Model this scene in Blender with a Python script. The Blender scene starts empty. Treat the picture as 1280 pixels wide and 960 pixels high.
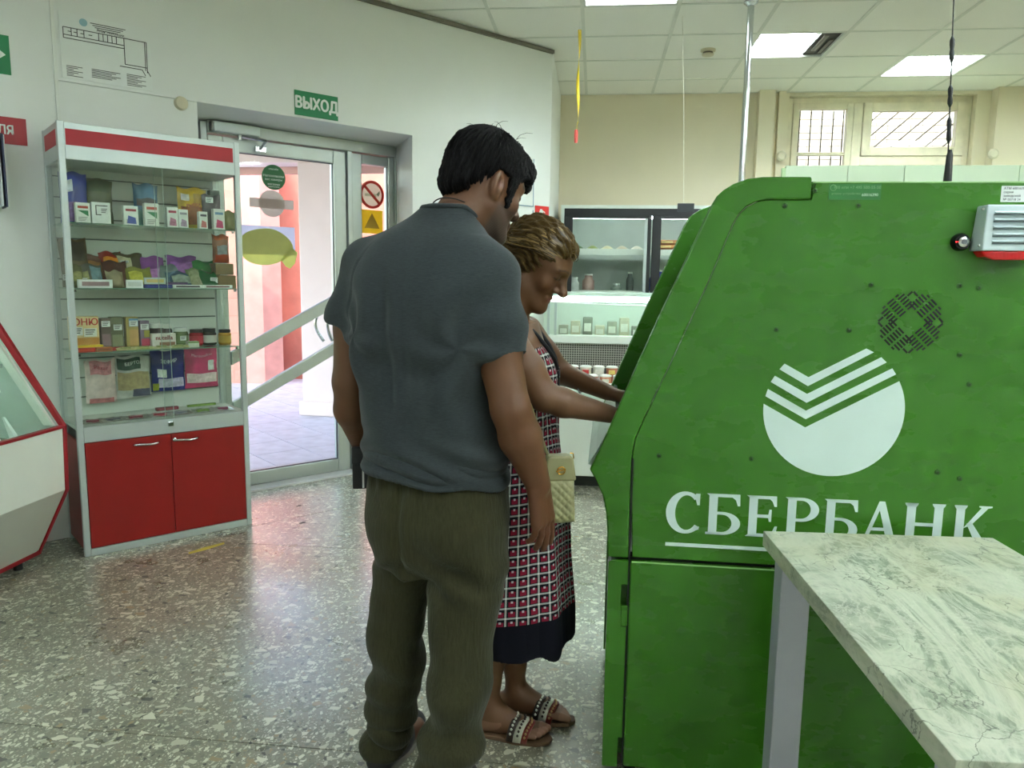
import bpy, bmesh, math, random
import numpy as np
from mathutils import Vector, Matrix, noise as mnoise
from math import sin, cos, pi, radians, sqrt, atan2

SC = bpy.context.scene
COL = SC.collection
RND = random.Random(7)

# ------------------------------------------------------------------ camera
CAM_H = 1.36
def set_camera():
    P, R, Y = radians(7.9), radians(.789), radians(6.09)
    cy, sy = cos(Y), sin(Y)
    fw = Vector((-sy*cos(P), cy*cos(P), -sin(P))); ri = Vector((cy, sy, 0)); up = ri.cross(fw)
    r2 = cos(R)*ri + sin(R)*up; u2 = -sin(R)*ri + cos(R)*up
    cd = bpy.data.cameras.new('camera'); co = bpy.data.objects.new('camera', cd); COL.objects.link(co)
    m = Matrix((r2, u2, -fw)).transposed().to_4x4(); m.translation = (0, 0, CAM_H)
    co.matrix_world = m
    cd.sensor_fit = 'HORIZONTAL'; cd.sensor_width = 36; cd.lens = 947.3/1280*36
    cd.clip_start = .05; cd.clip_end = 200
    SC.camera = co
set_camera()

# ------------------------------------------------------------------ world, sun, exposure
W = bpy.data.worlds.new('world'); SC.world = W; W.use_nodes = True
_wt = W.node_tree
_sky = _wt.nodes.new('ShaderNodeTexSky')
try:
    _sky.sky_type = 'NISHITA'; _sky.sun_disc = False; _sky.sun_elevation = radians(48); _sky.sun_rotation = radians(200)
    _sky.air_density = 1.2; _sky.dust_density = 2.0
except Exception: pass
_wt.links.new(_sky.outputs[0], _wt.nodes['Background'].inputs[0])
_wt.nodes['Background'].inputs[1].default_value = .62
_sl = bpy.data.lights.new('sun', 'SUN'); _so = bpy.data.objects.new('sun', _sl); COL.objects.link(_so)
_sl.energy = .8; _sl.angle = radians(1.2); _sl.color = (1, .95, .88)
_so.rotation_euler = Vector((-.55, .62, -.78)).to_track_quat('-Z', 'Y').to_euler()   # travels away from the shop front, on to the court walls
_so.location = (0, 8, 12)
SC.view_settings.view_transform = 'Standard'
SC.view_settings.look = 'None'
SC.view_settings.exposure = 1.35
SC.view_settings.gamma = 1
SC.view_settings.use_curve_mapping = False
try:
    SC.cycles.transparent_max_bounces = 32; SC.cycles.max_bounces = 10; SC.cycles.diffuse_bounces = 6; SC.cycles.caustics_reflective = False; SC.cycles.caustics_refractive = False
except Exception: pass
LAMP = 7.2          # emission of the fluorescent panels

# ------------------------------------------------------------------ materials
def lin(c):
    f = lambda v: v/12.92 if v <= .04045 else ((v+.055)/1.055)**2.4
    return tuple(f(v/255.) for v in c) + (1,)
MATS = {}
class NT:
    def __init__(s, name):
        s.m = bpy.data.materials.new(name); s.m.use_nodes = True; s.t = s.m.node_tree
        s.b = s.t.nodes['Principled BSDF']; s.out = s.t.nodes['Material Output']
    def n(s, typ, **kw):
        nd = s.t.nodes.new(typ)
        for k, v in kw.items():
            if k.startswith('i_'): nd.inputs[int(k[2:]) if k[2:].isdigit() else k[2:].replace('_', ' ')].default_value = v
            else: setattr(nd, k, v)
        return nd
    def l(s, a, b): s.t.links.new(a, b)
    def coord(s, kind='Object', scale=(1, 1, 1)):
        tc = s.n('ShaderNodeTexCoord'); mp = s.n('ShaderNodeMapping'); mp.inputs['Scale'].default_value = scale
        s.l(tc.outputs[kind], mp.inputs[0]); return mp.outputs[0]
    def noise(s, vec, scale=5, detail=3, rough=.55, dist=0):
        nd = s.n('ShaderNodeTexNoise'); nd.inputs['Scale'].default_value = scale; nd.inputs['Detail'].default_value = detail
        nd.inputs['Roughness'].default_value = rough; nd.inputs['Distortion'].default_value = dist; s.l(vec, nd.inputs['Vector']); return nd.outputs[0]
    def ramp(s, fac, stops, interp='LINEAR'):
        r = s.n('ShaderNodeValToRGB'); e = r.color_ramp.elements; r.color_ramp.interpolation = interp
        while len(e) < len(stops): e.new(.5)
        for q, (p, c) in zip(e, stops): q.position = p; q.color = c
        s.l(fac, r.inputs[0]); return r.outputs[0]
    def mix(s, fac, a, b, blend='MIX'):
        nd = s.n('ShaderNodeMix', data_type='RGBA', blend_type=blend)
        for sock, v in ((nd.inputs[0], fac), (nd.inputs[6], a), (nd.inputs[7], b)):
            if hasattr(v, 'links'): s.l(v, sock)
            else: sock.default_value = v
        return nd.outputs[2]
    def math(s, op, a, b=0, c=0):
        nd = s.n('ShaderNodeMath', operation=op)
        for i, v in enumerate((a, b, c)):
            if hasattr(v, 'links'): s.l(v, nd.inputs[i])
            else: nd.inputs[i].default_value = v
        return nd.outputs[0]
    def bump(s, hgt, strength=.2, dist=.01):
        b = s.n('ShaderNodeBump'); b.inputs['Strength'].default_value = strength; b.inputs['Distance'].default_value = dist
        s.l(hgt, b.inputs['Height']); s.l(b.outputs[0], s.b.inputs['Normal']); return b
def M(name, rgb=(200, 200, 200), rough=.5, metal=0, var=.06, nscale=6, bump=0, bscale=60, coat=0, spec=.5, sheen=0):
    if name in MATS: return MATS[name]
    t = NT(name); c = lin(rgb)
    v = t.coord()
    nz = t.noise(v, nscale, 4)
    lo = tuple(x*(1-var) for x in c[:3])+(1,); hi = tuple(min(1, x*(1+var)) for x in c[:3])+(1,)
    t.l(t.ramp(nz, [(.3, lo), (.7, hi)]), t.b.inputs['Base Color'])
    t.b.inputs['Roughness'].default_value = rough; t.b.inputs['Metallic'].default_value = metal
    t.b.inputs['Specular IOR Level'].default_value = spec
    t.b.inputs['Coat Weight'].default_value = coat
    if sheen: t.b.inputs['Sheen Weight'].default_value = sheen
    if bump: t.bump(t.noise(v, bscale, 4), bump, .005)
    MATS[name] = t.m; return t.m
def glass(name, tint=(250, 253, 251), refl=.06, rough=.02, haze=0.0):
    """clear pane: mostly transparent, Fresnel reflection"""
    if name in MATS: return MATS[name]
    t = NT(name); t.t.nodes.remove(t.b)
    tr = t.n('ShaderNodeBsdfTransparent'); tr.inputs[0].default_value = lin(tint)
    gl = t.n('ShaderNodeBsdfGlossy'); gl.inputs['Roughness'].default_value = rough
    fr = t.n('ShaderNodeFresnel'); fr.inputs[0].default_value = 1.45
    gm_ = t.n('ShaderNodeNewGeometry'); f2 = t.math('MULTIPLY', t.math('ADD', t.math('MULTIPLY', fr.outputs[0], .9), refl*.1), t.math('SUBTRACT', 1, gm_.outputs['Backfacing']))
    mx = t.n('ShaderNodeMixShader'); t.l(f2, mx.inputs[0]); t.l(tr.outputs[0], mx.inputs[1]); t.l(gl.outputs[0], mx.inputs[2])
    last = mx.outputs[0]
    if haze:
        df = t.n('ShaderNodeBsdfDiffuse'); df.inputs[0].default_value = (.8, .85, .82, 1)
        m2 = t.n('ShaderNodeMixShader'); nz = t.noise(t.coord(scale=(1, 1, .3)), 9, 3)
        t.l(t.math('MULTIPLY', nz, haze*2), m2.inputs[0]); t.l(last, m2.inputs[1]); t.l(df.outputs[0], m2.inputs[2]); last = m2.outputs[0]
    t.l(last, t.out.inputs[0]); MATS[name] = t.m; return t.m
def emit(name, rgb, strength):
    if name in MATS: return MATS[name]
    t = NT(name); t.b.inputs['Base Color'].default_value = lin(rgb)
    t.b.inputs['Emission Color'].default_value = lin(rgb); t.b.inputs['Emission Strength'].default_value = strength
    nz = t.noise(t.coord(), 3, 1); t.l(t.math('ADD', t.math('MULTIPLY', nz, .1), .35), t.b.inputs['Roughness'])
    MATS[name] = t.m; return t.m

# ------------------------------------------------------------------ mesh builder
class MB:
    def __init__(s): s.v = []; s.f = []; s.mi = []; s.cur = 0
    def add(s, vs, fs):
        o = len(s.v); s.v += [tuple(map(float, v)) for v in vs]
        for f in fs: s.f.append(tuple(i+o for i in f)); s.mi.append(s.cur)
        return s
    def box(s, x0, x1, y0, y1, z0, z1):
        if x0 > x1: x0, x1 = x1, x0
        if y0 > y1: y0, y1 = y1, y0
        if z0 > z1: z0, z1 = z1, z0
        vs = [(x, y, z) for z in (z0, z1) for y in (y0, y1) for x in (x0, x1)]
        return s.add(vs, [(0, 2, 3, 1), (4, 5, 7, 6), (0, 1, 5, 4), (2, 6, 7, 3), (0, 4, 6, 2), (1, 3, 7, 5)])
    def hexa(s, b, t):      # two quads of four points each
        return s.add(list(b)+list(t), [(3, 2, 1, 0), (4, 5, 6, 7), (0, 1, 5, 4), (1, 2, 6, 5), (2, 3, 7, 6), (3, 0, 4, 7)])
    def prism(s, poly, y0, y1, axis='y'):
        """poly in 2-D, extruded along an axis"""
        n = len(poly)
        mk = {'y': lambda p, q: (p[0], q, p[1]), 'x': lambda p, q: (q, p[0], p[1]), 'z': lambda p, q: (p[0], p[1], q)}[axis]
        a = [mk(p, y0) for p in poly]; b = [mk(p, y1) for p in poly]
        fs = [tuple(range(n)), tuple(range(2*n-1, n-1, -1))]+[((i+1) % n, i, i+n, (i+1) % n+n) for i in range(n)]
        return s.add(a+b, fs)
    def tube(s, pts, r, n=8, caps=True, closed=False):
        pts = [Vector(p) for p in pts]; rs = r if hasattr(r, '__len__') else [r]*len(pts)
        rings = []; prev = None
        for i, p in enumerate(pts):
            d = (pts[min(i+1, len(pts)-1)]-pts[max(i-1, 0)])
            if closed: d = pts[(i+1) % len(pts)]-pts[i-1]
            d = d.normalized() if d.length > 1e-9 else Vector((0, 0, 1))
            if prev is None: a = Vector((1, 0, 0)) if abs(d.x) < .8 else Vector((0, 1, 0)); u = d.cross(a).normalized()
            else: u = (prev-d*prev.dot(d)).normalized()
            prev = u; w = d.cross(u)
            rings.append([p+(u*cos(2*pi*k/n)+w*sin(2*pi*k/n))*rs[i] for k in range(n)])
        vs = [q for rg in rings for q in rg]; fs = []; m = len(rings)
        for i in range(m if closed else m-1):
            for k in range(n): fs.append((i*n+k, i*n+(k+1) % n, ((i+1) % m)*n+(k+1) % n, ((i+1) % m)*n+k))
        if caps and not closed: fs += [tuple(range(n-1, -1, -1)), tuple((m-1)*n+k for k in range(n))]
        return s.add(vs, fs)
    def lathe(s, prof, c=(0, 0, 0), n=20, axis='z', caps=True):
        """prof: (radius, height) list"""
        vs = []
        for r, z in prof:
            for k in range(n):
                a = 2*pi*k/n; x, y = r*cos(a), r*sin(a)
                vs.append({'z': (c[0]+x, c[1]+y, c[2]+z), 'y': (c[0]+x, c[1]+z, c[2]+y), 'x': (c[0]+z, c[1]+x, c[2]+y)}[axis])
        fs = []; m = len(prof)
        for i in range(m-1):
            for k in range(n):
                q = (i*n+k, i*n+(k+1) % n, (i+1)*n+(k+1) % n, (i+1)*n+k); fs.append(q)
        if caps: fs += [tuple(range(n-1, -1, -1)), tuple((m-1)*n+k for k in range(n))]
        return s.add(vs, fs)
    def grid(s, fn, nu, nv, wrap_u=False):
        vs = [fn(i/(nu if wrap_u else nu-1), j/(nv-1)) for j in range(nv) for i in range(nu)]
        fs = [(j*nu+i, j*nu+(i+1) % nu, (j+1)*nu+(i+1) % nu, (j+1)*nu+i) for j in range(nv-1) for i in range(nu if wrap_u else nu-1)]
        return s.add(vs, fs)
    def mesh(s, name, mats, smooth=False):
        me = bpy.data.meshes.new(name); me.from_pydata(s.v, [], s.f)
        for m in (mats if isinstance(mats, (list, tuple)) else [mats]): me.materials.append(m)
        me.polygons.foreach_set('material_index', s.mi)
        bm = bmesh.new(); bm.from_mesh(me); bmesh.ops.recalc_face_normals(bm, faces=bm.faces); bm.to_mesh(me); bm.free()
        if smooth:
            me.polygons.foreach_set('use_smooth', [True]*len(me.polygons))
            if smooth != True: me.set_sharp_from_angle(angle=radians(smooth))
        me.update(); return me
    def build(s, name, mats, parent=None, smooth=False, bevel=0, loc=(0, 0, 0), rz=0):
        return link(name, s.mesh(name, mats, smooth), parent, bevel, loc, rz)
def link(name, me, parent=None, bevel=0, loc=(0, 0, 0), rz=0):
    o = bpy.data.objects.new(name, me); COL.objects.link(o); o.parent = parent; o.location = loc; o.rotation_euler = (0, 0, rz)
    if bevel:
        b = o.modifiers.new('bevel', 'BEVEL'); b.width = bevel; b.segments = 2; b.limit_method = 'ANGLE'; b.angle_limit = radians(40)
    return o
def BOX(name, m, parent, x0, x1, y0, y1, z0, z1, bevel=0): return MB().box(x0, x1, y0, y1, z0, z1).build(name, m, parent, bevel=bevel)
def tag(o, label=None, cat=None, group=None, kind=None):
    if label: o['label'] = label
    if cat: o['category'] = cat
    if group: o['group'] = group
    if kind: o['kind'] = kind
    return o
def thing(name, label, cat, loc=(0, 0, 0), rz=0, group=None):
    o = bpy.data.objects.new(name, None); COL.objects.link(o); o.location = loc; o.rotation_euler = (0, 0, rz); o.empty_display_size = .1
    return tag(o, label, cat, group)
def struct(o): o['kind'] = 'structure'; return o
def text_mesh(body, size, m, name='lettering', bold=0, align='CENTER', ext=.0006, spacing=1, sx=1):
    """flat lettering standing in the local XZ plane, facing -Y"""
    cu = bpy.data.curves.new('txt', 'FONT'); cu.body = body; cu.size = size; cu.align_x = align; cu.align_y = 'CENTER'; cu.extrude = ext; cu.space_character = spacing
    cu.resolution_u = 3
    o = bpy.data.objects.new('txt', cu); COL.objects.link(o)
    dg = bpy.context.evaluated_depsgraph_get(); me = bpy.data.meshes.new_from_object(o.evaluated_get(dg))
    bpy.data.objects.remove(o); bpy.data.curves.remove(cu)
    if bold:
        bm = bmesh.new(); bm.from_mesh(me); n0 = list(bm.verts)
        for dx, dy, dz in ((bold, 0, .0001), (-bold, 0, .0002), (0, bold*.6, .0003), (0, -bold*.6, .0004)):
            g = bmesh.ops.duplicate(bm, geom=n0+[e for e in bm.edges if e.verts[0].index < len(n0) and e.verts[0] in set(n0)]+[f_ for f_ in bm.faces if f_.verts[0] in set(n0)])
            bmesh.ops.translate(bm, verts=[v for v in g['geom'] if isinstance(v, bmesh.types.BMVert)], vec=(dx, dy, dz))
        bm.to_mesh(me); bm.free()
    me.transform(Matrix.Diagonal((sx, 1, 1, 1))); me.transform(Matrix.Rotation(pi/2, 4, 'X')); me.materials.clear(); me.materials.append(m); me.name = name
    return me
def text(body, size, m, parent, x, y, z, name='lettering', **kw):
    return link(name, text_mesh(body, size, m, name, **kw), parent, loc=(x, y, z))
def copy_tree(o, parent=None):
    c = o.copy(); COL.objects.link(c); c.parent = parent
    for ch in list(o.children): copy_tree(ch, c)
    return c

# ------------------------------------------------------------------ frames
WA = radians(90-43.43)          # door wall runs along +x of this frame, outside is +y
WN = Vector((-sin(WA), cos(WA), 0)); WD = Vector((cos(WA), sin(WA), 0))
def wl(s, t=0, z=0): return WD*s + WN*(4.36+t) + Vector((0, 0, z))
def wthing(name, label, cat, s, t, z=0, group=None): return thing(name, label, cat, wl(s, t, z), WA, group)
CEIL = 3.06

# common materials
white_paint = M('white_wall_paint', (228, 231, 227), .55, var=.03, nscale=1.5, bump=.06, bscale=25)
cream_paint = M('cream_wall_paint', (224, 214, 188), .6, var=.04, nscale=1.2, bump=.05, bscale=25)
alu = M('brushed_aluminium', (176, 184, 180), .38, .75, var=.05)
alu_white = M('pale_grey_aluminium', (190, 200, 198), .35, .35, var=.03)
steel = M('bright_steel', (200, 203, 205), .18, 1)
black_plastic = M('black_plastic', (18, 18, 19), .4)
dark_gap = M('dark_gap', (8, 10, 8), .8)
white_plastic = M('white_plastic', (225, 228, 222), .4, var=.02)
paper_white = M('white_paper', (228, 232, 228), .6, var=.02)
ink = M('black_ink', (28, 30, 32), .6)
pane = glass('clear_pane')
# ================================================================== ROOM SHELL
def floor_mat():
    t = NT('terrazzo_floor'); v = t.coord('Object')
    base = t.ramp(t.noise(v, 1.1, 4), [(.3, lin((116, 114, 97))), (.7, lin((138, 136, 119)))])
    def chips(scale, thr, seed, cols, warp=.25, stretch=(1, 1, 1)):
        mp = t.n('ShaderNodeMapping'); mp.inputs['Location'].default_value = (seed, seed*1.7, 0); mp.inputs['Scale'].default_value = stretch; t.l(v, mp.inputs[0])
        nz = t.n('ShaderNodeTexNoise'); nz.inputs['Scale'].default_value = scale*1.1; t.l(mp.outputs[0], nz.inputs['Vector'])
        ad = t.n('ShaderNodeMix', data_type='VECTOR', blend_type='MIX') if False else t.n('ShaderNodeVectorMath', operation='MULTIPLY_ADD')
        t.l(nz.outputs[1], ad.inputs[0]); ad.inputs[1].default_value = (warp/scale*2,)*3; t.l(mp.outputs[0], ad.inputs[2])
        f1 = t.n('ShaderNodeTexVoronoi', voronoi_dimensions='2D', feature='F1'); f1.inputs['Scale'].default_value = scale; t.l(ad.outputs[0], f1.inputs['Vector'])
        ed = t.n('ShaderNodeTexVoronoi', voronoi_dimensions='2D', feature='DISTANCE_TO_EDGE'); ed.inputs['Scale'].default_value = scale; t.l(ad.outputs[0], ed.inputs['Vector'])
        sp = t.n('ShaderNodeSeparateColor'); t.l(f1.outputs['Color'], sp.inputs[0])
        size = t.math('MULTIPLY_ADD', sp.outputs[1], .30, thr)
        mask = t.math('GREATER_THAN', ed.outputs[0], size)
        col = t.ramp(sp.outputs[0], cols, 'CONSTANT')
        return mask, col, sp.outputs[2]
    W1, W2, G1, G2, B1, D1 = lin((214, 212, 192)), lin((190, 188, 166)), lin((140, 142, 124)), lin((112, 112, 98)), lin((66, 66, 58)), lin((150, 132, 100))
    cols = [(0, W1), (.3, W2), (.5, G1), (.64, G2), (.8, B1), (.88, D1), (.94, W1)]
    c = base
    m0, c0, k0 = chips(150, .1, 3.1, cols); c = t.mix(t.math('MULTIPLY', t.math('MULTIPLY', m0, t.math('GREATER_THAN', k0, .45)), .75), c, c0)
    m1, c1, k1 = chips(62, .06, 7.7, cols, .3, (1.35, .9, 1)); c = t.mix(t.math('MULTIPLY', m1, t.math('GREATER_THAN', k1, .42)), c, c1)
    m2, c2, k2 = chips(30, .1, 1.9, cols, .35, (.85, 1.2, 1)); c = t.mix(t.math('MULTIPLY', m2, t.math('GREATER_THAN', k2, .62)), c, c2)
    dirt = t.noise(v, .7, 5); c = t.mix(t.math('MULTIPLY', t.math('GREATER_THAN', dirt, .3), 0), c, G2)
    t.l(c, t.b.inputs['Base Color'])
    rg = t.math('MULTIPLY_ADD', t.noise(v, 5, 4), .2, .2)
    t.l(rg, t.b.inputs['Roughness']); t.b.inputs['Specular IOR Level'].default_value = .6; t.b.inputs['Coat Weight'].default_value = 1; t.b.inputs['Coat Roughness'].default_value = .24; t.b.inputs['Coat IOR'].default_value = 1.75
    t.bump(t.noise(v, 14, 3), .06, .004)
    return t.m
TERR = floor_mat()
joint = M('floor_joint', (48, 47, 42), .7)
def clip(poly, nx, ny, c):                 # keep n.p < c
    out = []
    for i in range(len(poly)):
        a, b = poly[i], poly[(i+1) % len(poly)]; da, db = a[0]*nx+a[1]*ny-c, b[0]*nx+b[1]*ny-c
        if da <= 0: out.append(a)
        if (da < 0) != (db < 0): t_ = da/(da-db); out.append((a[0]+(b[0]-a[0])*t_, a[1]+(b[1]-a[1])*t_))
    return out
FN = (-sin(radians(90-43.43)), cos(radians(90-43.43)))
floor = MB().prism(clip([(-6.5, -3.2), (7, -3.2), (7, 8), (-6.5, 8)], FN[0], FN[1], 4.79), -.2, -.0035, 'z').build('floor', joint); struct(floor)
# cast terrazzo slabs: joints across the room every 1.6 m, longer ones along it
ys = [-3.2, -1.23, .37, 1.965, 3.565, 5.165, 6.765, 8]; xs = [-6.5, -3.1, .55, 3.9, 7]
for i in range(len(ys)-1):
    for j in range(len(xs)-1):
        q = [(xs[j]+.002, ys[i]+.002), (xs[j+1]-.002, ys[i]+.002), (xs[j+1]-.002, ys[i+1]-.002), (xs[j]+.002, ys[i+1]-.002)]
        p1 = clip(q, FN[0], FN[1], 3.953)
        if len(p1) > 2: MB().prism(p1, -.05, 0, 'z').build('terrazzo_slab', TERR, floor)
        p2 = clip(clip(q, -FN[0], -FN[1], -3.957), FN[0], FN[1], 4.78)
        if len(p2) > 2: MB().prism(p2, -.05, 0, 'z').build('terrazzo_slab', TERR, floor)

# --- door wall (45 degree entrance wall) with splayed recess
RS0, RS1, RT = 1.456, 2.83, .34     # recess on the room side
IS0, IS1 = 1.58, 2.95               # opening at the door frame
RZ, IZ = 2.285, 2.255
EXT = .46
mb = MB()
L0, L1 = -1.6, 4.075
def wq(pts): return [tuple(wl(*p)) for p in pts]
def wbox(mb, s0, s1, t0, t1, z0, z1): mb.hexa(wq([(s0, t0, z0), (s1, t0, z0), (s1, t1, z0), (s0, t1, z0)]), wq([(s0, t0, z1), (s1, t0, z1), (s1, t1, z1), (s0, t1, z1)]))
mb.hexa(wq([(L0, 0, -.05), (RS0, 0, -.05), (IS0, EXT, -.05), (L0, EXT, -.05)]), wq([(L0, 0, RZ), (RS0, 0, RZ), (IS0, EXT, RZ), (L0, EXT, RZ)]))
mb.hexa(wq([(RS1, 0, -.05), (L1, 0, -.05), (L1-.05, EXT, -.05), (IS1, EXT, -.05)]), wq([(RS1, 0, RZ), (L1, 0, RZ), (L1-.05, EXT, RZ), (IS1, EXT, RZ)]))
mb.hexa(wq([(L0, 0, RZ), (L1, 0, RZ), (L1-.05, EXT, IZ), (L0, EXT, IZ)]), wq([(L0, 0, CEIL+.1), (L1, 0, CEIL+.1), (L1-.05, EXT, CEIL+.1), (L0, EXT, CEIL+.1)]))
wall_door = struct(mb.build('wall_entrance', white_paint))
# --- return wall, back wall with window opening, right wall, wall behind the photographer
cx, cyy = wl(L1)[0], wl(L1)[1]
struct(BOX('wall_return', white_paint, None, cx-.35, cx, cyy+.012, 7.6, -.05, CEIL+.1))
WX0, WX1, WZ0, WZ1 = 1.70, 3.30, 1.25, 3.03
mb = MB(); mb.box(cx-.4, WX0, 7.36, 7.62, -.05, CEIL+.1).box(WX1, 6.6, 7.36, 7.62, -.05, CEIL+.1).box(WX0, WX1, 7.36, 7.62, -.05, WZ0).box(WX0, WX1, 7.36, 7.62, WZ1, CEIL+.1)
struct(mb.build('wall_back', cream_paint))
struct(BOX('wall_right', cream_paint, None, 6.0, 6.2, -3.2, 7.6, -.05, CEIL+.1))
struct(BOX('wall_front', white_paint, None, -6.5, 6.2, -3.2, -3.0, -.05, CEIL+.1))
struct(BOX('wall_left', white_paint, None, -4.6, -4.45, -3.2, 2.2, -.05, CEIL+.1))
# slim pilaster and pipe boxing beside the window, right-hand pier
struct(BOX('trim_1', cream_paint, None, 1.415, 1.555, 7.25, 7.36, 0, CEIL))
struct(BOX('trim_2', cream_paint, None, 1.60, 1.66, 7.31, 7.36, 0, CEIL))
struct(BOX('trim_3', cream_paint, None, 3.42, 6.0, 7.24, 7.36, 0, CEIL))
# cable duct on the entrance wall and the ledge it meets
mb = MB(); wbox(mb, .785, .80, -.016, 0, 1.6, CEIL); struct(mb.build('trim_4', white_plastic))
mb = MB(); wbox(mb, .80, 1.456, -.012, 0, 2.282, 2.294); struct(mb.build('trim_5', white_paint))
# dark wire ledge where ceiling meets the wall
mb = MB(); wbox(mb, 2.0, L1, -.022, 0, CEIL-.03, CEIL-.006); struct(mb.build('trim_6', M('ceiling_edge_angle', (120, 116, 104), .6)))

# --- suspended ceiling
GX0, GY0 = -.128, 5.0555
tile_m = M('ceiling_tile', (240, 238, 230), .9, var=.05, nscale=180, bump=.5, bscale=160)
bar_m = M('ceiling_bar', (216, 216, 206), .5)
ceiling = struct(BOX('ceiling', M('ceiling_void', (90, 88, 80), .9), None, -6.5, 6.2, -3.2, 7.62, CEIL+.12, CEIL+.2))
LIGHTS = [(0, -1), (2, 1), (4, 2)]                        # seen in the photograph
FILL_LIGHTS = [(3, -2), (6, -1), (8, 1), (8, -3), (5, -5), (2, -6), (8, -6), (5, -8), (2, -10), (8, -10), (-3, -8), (-4, -11), (3, -8), (4, -10)]  # unseen panels, added and positioned to fill in light on the room
def tile_mesh(w, d):
    e = .012
    return MB().hexa([(e, e, 0), (w-e, e, 0), (w-e, d-e, 0), (e, d-e, 0)], [(e, e, .015), (w-e, e, .015), (w-e, d-e, .015), (e, d-e, .015)]).mesh('ceiling_tile', tile_m)
tm = tile_mesh(.6, .6)
def inside(x, y): return (x > cx and y < 7.37) or ((Vector((x, y, 0)).dot(WN) < 4.36+.3) and x > -4.6)
for r in range(-14, 4):
    for c in range(-8, 11):
        x, y = GX0+.6*c, GY0+.6*r
        if not any(inside(px, py) for px in (x, x+.6) for py in (y, y+.6)) or (y > 5.95 and x+.6 < cx+.02): continue
        if (c, r) in LIGHTS+FILL_LIGHTS: continue
        if x+.6 > 6.02: continue
        if r == 3: o = link('ceiling_tile', tile_mesh(.6, 7.36-y), ceiling, loc=(x, y, CEIL))
        else: o = link('ceiling_tile', tm, ceiling, loc=(x, y, CEIL))
for r in range(-14, 5):
    y = GY0+.6*r
    if r == 4: y = 7.345
    BOX('grid_bar', bar_m, ceiling, -4.6, 6.0, y-.012, y+.012, CEIL-.003, CEIL+.02)
for c in range(-8, 11):
    x = GX0+.6*c
    BOX('grid_bar', bar_m, ceiling, x-.012, x+.012, -3.2, 7.36, CEIL-.0035, CEIL+.02)

# --- fluorescent louvre fixtures let into the grid
lamp_m = emit('fluorescent_tube', (238, 251, 255), LAMP*4.2)
refl_m = M('louvre_reflector', (225, 230, 226), .25, .6)
house_m = M('fixture_housing', (214, 216, 210), .4)
def fixture(c, r, label, broken=False, plain=False):
    x, y = GX0+.6*c, GY0+.6*r
    t = thing('ceiling_light', label, 'ceiling light', (x, y, CEIL), group='fluorescent ceiling panels')
    mb = MB(); e = .014
    mb.box(e, .6-e, e, .6-e, .07, .085); mb.box(e, e+.008, e, .6-e, -.002, .07); mb.box(.6-e-.008, .6-e, e, .6-e, -.002, .07); mb.box(e, .6-e, e, e+.008, -.002, .07); mb.box(e, .6-e, .6-e-.008, .6-e, -.002, .07)
    mb.build('housing', house_m, t)
    n = 4
    for k in range(n):
        yy = .085+.143*k
        w1 = .43 if broken else .575
        MB().tube([(.03, yy, .045), (w1, yy, .045)], .013, 10).build('fluorescent_tube', lamp_m, t, smooth=True)
    if plain: return t
    for k in range(5):
        yy = .016+.142*k
        MB().prism([(yy-.007, .06), (yy, .0), (yy+.007, .06)], .025, .43 if broken else .575, 'x').build('louvre_blade', refl_m, t)
    if broken:
        BOX('bare_gear_tray', M('fixture_gear', (66, 62, 56), .7, var=.4, nscale=30), t, .44, .575, .025, .575, .012, .02)
        BOX('ballast', M('fixture_ballast', (104, 98, 90), .5), t, .47, .5, .1, .45, .001, .012)
        BOX('ballast', M('fixture_ballast'), t, .53, .555, .2, .5, .001, .012)
    else:
        for k in range(9):
            xx = .05+.0625*k
            BOX('cross_blade', refl_m, t, xx-.001, xx+.001, .025, .575, .004, .03)
    return t
fixture(0, -1, 'fluorescent ceiling panel cut by the top edge, above the hanging yellow strip')
fixture(2, 1, 'fluorescent ceiling panel with a dark open section, beside the chrome pole', True)
fixture(4, 2, 'fluorescent ceiling panel behind the black antenna, nearest the window')
for c, r in FILL_LIGHTS: fixture(c, r, 'added fluorescent ceiling panel for fill light, out of the picture', plain=True)

# --- small ceiling things
t = thing('smoke_detector', 'small round cream smoke detector on the ceiling tiles', 'smoke detector', (.783, 6.015, CEIL))
MB().lathe([(.055, 0), (.055, -.012), (.045, -.018)], n=24).build('base', M('detector_cream', (206, 198, 170), .5), t, smooth=40)
MB().lathe([(.036, -.018), (.036, -.032)], n=24).build('sensing_chamber', M('detector_dark', (92, 84, 66), .6), t, smooth=40)
MB().lathe([(.044, -.032), (.042, -.042), (.02, -.048)], n=24).build('cap', M('detector_cream'), t, smooth=40)
t = thing('flypaper', 'yellow sticky fly strip hanging from the ceiling with a pink tube', 'fly strip', (-.148, 5.306, CEIL))
mb = MB(); N = 26
mb.grid(lambda u, v: ((u-.5)*.022*cos(5*v)+.004*sin(9*v), (u-.5)*.022*sin(5*v), -.06-.60*v), 2, N)
o = mb.build('sticky_strip', M('flypaper_yellow', (224, 192, 40), .35), t, smooth=True); sm = o.modifiers.new('s', 'SOLIDIFY'); sm.thickness = .0015
MB().tube([(0, 0, -.002), (.001, 0, -.075)], .0012, 5).build('string', white_plastic, t)
MB().tube([(0, 0, -.65), (-.006, 0, -.72)], .002, 6).build('pull_thread', M('flypaper_yellow'), t)
MB().lathe([(.011, -.70), (.0125, -.715), (.0125, -.77), (.010, -.785)], (-.007, 0, 0), 12).build('tube', M('flypaper_pink', (226, 92, 84), .45), t, smooth=40)
t = thing('price_board', 'tiny dark price board hanging on a long white string from the ceiling', 'price board', (.514, 5.273, CEIL))
MB().tube([(0, 0, 0), (.03, 0, -.5), (.06, 0, -1.19)], .0016, 5).build('string', M('white_string', (226, 224, 210), .7), t)
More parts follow.
